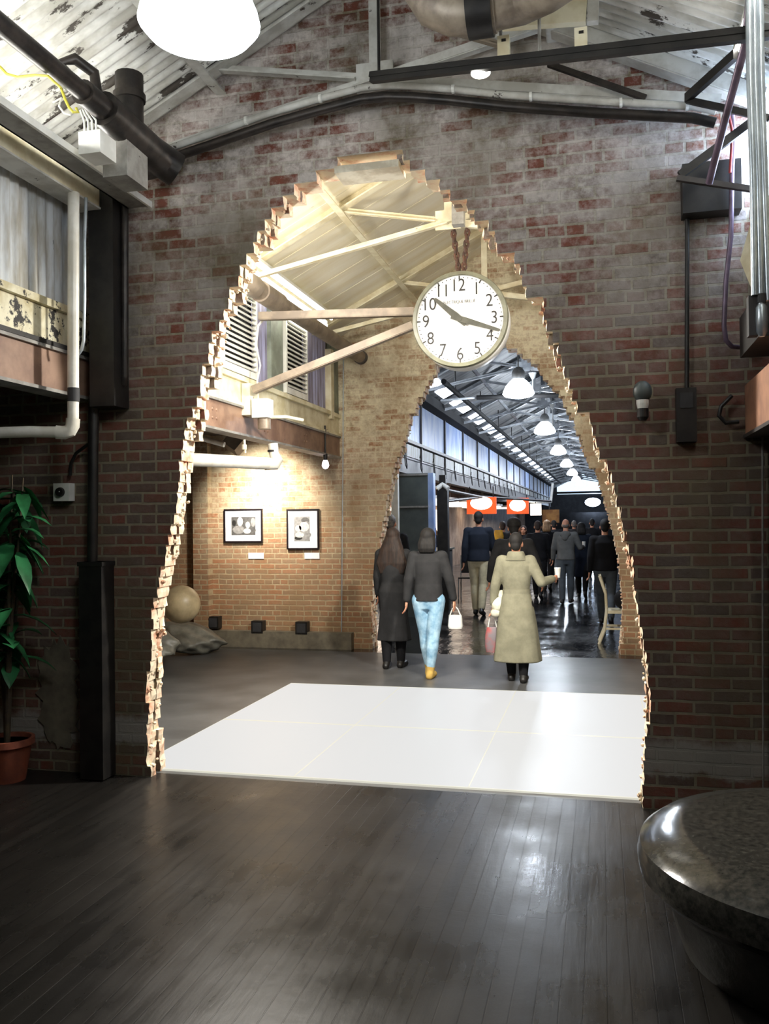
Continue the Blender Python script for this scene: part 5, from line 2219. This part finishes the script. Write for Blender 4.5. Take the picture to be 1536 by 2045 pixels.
# trench coat
x, y = at(1034, 1360)
pt, wr, dr, J = person('person seen from behind in a long pale olive trench coat', x, y, 1.60, 0.02, legs=((4, 1), (-4, 3)), arms=((-4, 16, 12), (-14, 27, 112, -22)), top='trench', bottom='black_cloth',
                       shoes='black', hair='black_hair', style='short', female=True, coat=(.235, .285), vox=.009, belt='trench', collar='trench')
h = wr[1] + dr[1] * .09
mb = MB()
mb.lathe([(.026, -.05), (.034, .045), (.036, .05), (.036, .058), (.03, .06), (.001, .06)], (h.x - .0, h.y + .01, h.z + .045), 'white', 20)
one(mb, 'paper_cup', 'white paper cup in the hand of the person in the trench coat', 'cup', smooth=True)
h = wr[0] + dr[0] * .1
t = thing('carrier_bag', 'clear and red carrier bag in the other hand of the trench coat person', 'bag', h)
mb = MB()
mb.tube([h + Vector((-.05, 0, -.17)), h + Vector((-.03, 0, -.06)), h + Vector((0, 0, -.005)), h + Vector((.03, 0, -.06)), h + Vector((.05, 0, -.17))], .006, 'white', 8)
mb.build('handle', t, True)
M['red_bag'] = paint('red_bag', srgb(176, 70, 64), srgb(120, 112, 116), 4, .4, .6, rough=.3)
mb = MB()
loft(mb, [(h + Vector((0, 0, -.42)), .07, .05), (h + Vector((0, 0, -.36)), .085, .06), (h + Vector((0, 0, -.24)), .08, .05), (h + Vector((0, 0, -.15)), .06, .02)], 'red_bag', 24)
mb.build('sack', t, True)
mb = MB()
g = h + Vector((.075, -.03, .1))
mb.ell(g, (.075, .06, .09), 'silk', 18, 12, Matrix.Rotation(.5, 3, 'Y'))
mb.ell(g + Vector((-.03, -.01, -.09)), (.06, .05, .05), 'silk', 16, 10)
mb.ell(g + Vector((.03, 0, .1)), (.035, .035, .06), 'silk', 14, 10)
one(mb, 'white_scarf', 'bundled white scarf over the forearm of the trench coat person', 'scarf', smooth=True)

# jeans and grey jacket
x, y = at(858, 1352)
pt, wr, dr, J = person('person in pale blue jeans and a short dark grey jacket', x, y, 1.66, 0.0, legs=((9, 2), (-5, 2)), arms=((-14, 12, 16), (4, 17, 12)), stance=.75, top='charcoal', bottom='jeans', hair='black_hair', style='bob',
                       female=True, vox=.009, boots='tan_boot')
h = wr[1] + dr[1] * .08
t = thing('white_handbag', 'small white handbag carried by the person in jeans', 'bag', h)
mb = MB()
mb.tube([h + Vector((-.06, 0, -.1)), h + Vector((-.03, 0, -.03)), h, h + Vector((.03, 0, -.03)), h + Vector((.06, 0, -.1))], .007, 'white', 8)
mb.build('strap', t, True)
mb = MB()
loft(mb, [(h + Vector((0, 0, -.25)), .075, .035), (h + Vector((0, 0, -.22)), .085, .045), (h + Vector((0, 0, -.1)), .075, .03)], 'white', 24)
mb.build('pouch', t, True)

# long brown hair
x, y = at(788, 1333)
person('person with very long brown hair in a dark grey coat by the arch foot', x, y, 1.66, -.05, legs=((-4, 4), (4, 2)), arms=((6, 10, 14), (10, 15, 12)), top='charcoal', bottom='black_cloth', hair='brown_hair', style='long', female=True,
       vox=.009, coat=(.34, .215))
# at the edge of the second arch
x, y = -3.12, 13.0
person('tall person in a black coat half hidden by the second arch', x, y, 1.86, 0, top='black_cloth', bottom='black_cloth', hair='grey_hair', vox=.013, coat=(.55, .24))
# tall navy man
x, y = at(958, 1228)
person('tall person in a navy jacket and khaki trousers before the orange sign', x, y, 1.88, 0, legs=((4, 2), (-10, 14)), top='navy', bottom='khaki', hair='black_hair', vox=.012)
# black hat and jacket behind the trench coat
x, y = at(1030, 1300)
person('person in a black knit hat and black jacket just ahead of the trench coat', x, y, 1.78, 0, arms=((2, 22, 20), (2, 22, 20)), top='charcoal', bottom='black_cloth', hair='black_hair', hat='black_hair', vox=.012)
# grey hoodie
x, y = at(1132, 1206)
pt, wr, dr, J = person('shaven headed person in a grey hooded top holding a cup', x, y, 1.72, -.1, legs=((-6, 6), (8, 2)), arms=((0, 14, 18), (4, 22, 88, 5)), top='hoodie', bottom='grey_jeans', hair='grey_hair', style='bald', skin='skin', hood=True, vox=.012)
h = wr[1] + dr[1] * .09
mb = MB()
mb.lathe([(.028, -.05), (.036, .05), (.037, .06), (.001, .062)], (h.x, h.y, h.z + .045), 'white', 16)
one(mb, 'paper_cup', 'white cup held by the person in the grey hooded top', 'cup', smooth=True)
# others in the far hall
crowd = [
    (1163, 1194, 1.68, 'person in a long navy coat beside the grey hooded top', dict(top='navy', bottom='black_cloth', hair='black_hair', style='bob', female=True, coat=(.5, .22))),
    (1211, 1248, 1.75, 'person in a black top and grey jeans next to the cream chair', dict(top='black_cloth', bottom='grey_jeans', hair='black_hair')),
    (1076, 1196, 1.72, 'person in a black coat beside the hooded top, toward the amber sign', dict(top='black_cloth', bottom='black_cloth', hair='brown_hair', coat=(.6, .2))),
    (1094, 1180, 1.74, 'fair haired person in black beyond the black coats', dict(top='black_cloth', bottom='black_cloth', hair='fair_hair', style='bob', female=True)),
    (1006, 1186, 1.72, 'dark haired person in charcoal between the navy jacket and the knit hat', dict(top='charcoal', bottom='black_cloth', hair='brown_hair')),
    (1047, 1172, 1.6, 'person facing this way with a pale face beyond the knit hat', dict(top='black_cloth', bottom='grey_jeans', hair='brown_hair', style='bob', female=True, yaw=PI)),
    (1108, 1160, 1.72, 'person in black far down the hall under the amber sign', dict(top='black_cloth', bottom='grey_jeans', hair='black_hair')),
    (1184, 1152, 1.75, 'dark figure far down the hall below the blazing end window', dict(top='black_cloth', bottom='black_cloth', hair='black_hair')),
    (1148, 1150, 1.7, 'grey haired person in black far ahead of the grey hooded top', dict(top='charcoal', bottom='black_cloth', hair='grey_hair')),
    (866, 1170, 1.62, 'person in a buttoned blue grey coat in front of the dark board', dict(top='navy', bottom='black_cloth', hair='fair_hair', female=True, style='bob', yaw=PI - .3, coat=(.5, .2))),
]
for px_, py_, H, lb, kw in crowd:
    x, y = at(px_, py_)
    person(lb, x, y, H, vox=.014, **kw)
# yellow shoulder bag
x, y = at(1006, 1186)
mb = MB()
loft(mb, [(Vector((x - .08, y - .2, 1.28)), .11, .05), (Vector((x - .08, y - .2, 1.36)), .12, .055), (Vector((x - .08, y - .19, 1.5)), .09, .03)], 'yellow_bag', 20)
one(mb, 'yellow_bag', 'small bright yellow bag on the back of the person in charcoal', 'bag', smooth=True)

# ---------------------------------------------------------------- lights
# daylight of the far hall comes off its row of lamps and windows; lamps of the near rooms, some of them added
lamp('pendant_bulb', 'POINT', (pl.x, 3.2, pl.z - .32), 12, (1, .97, .92), .18)
for i, y in enumerate((15.0, 22.2, 29.4, 36.6, 43.8)):
    lamp('pendant_bulb', 'POINT', (-1.33, y, 3.7), 230, (.82, .9, 1), .2)
lamp('pendant_bulb', 'POINT', (-2.75, 6.5, 3.75), 170, (1, .95, .84), .15)  # light of an added, unseen pendant filling the second room
lamp('pendant_bulb', 'POINT', (.1, 6.5, 3.8), 130, (1, .95, .84), .15)  # same for the other added pendant
for x, y, tx in ((-2.75, 6.5, -.6), (.1, 6.5, -2.2)):
    lamp('pendant_downlight', 'SPOT', (x, y, 3.72), 750, (1, .95, .86), .15, (tx, 6.6, 0), (R_(135), .6))  # downward fill added at the unseen pendants
q = P(468, 900, Y=10.45)
lamp('spotlight_bulb', 'SPOT', q + Vector((.05, .12, -.03)), 360, (1, .9, .76), .05, P(532, 1010, Y=Y2), (R_(95), 1.0))
lamp('spotlight_bulb', 'SPOT', P(500, 905, Y=9.6), 260, (1, .95, .88), .04, P(532, 988, Y=Y2), (R_(26), .8))
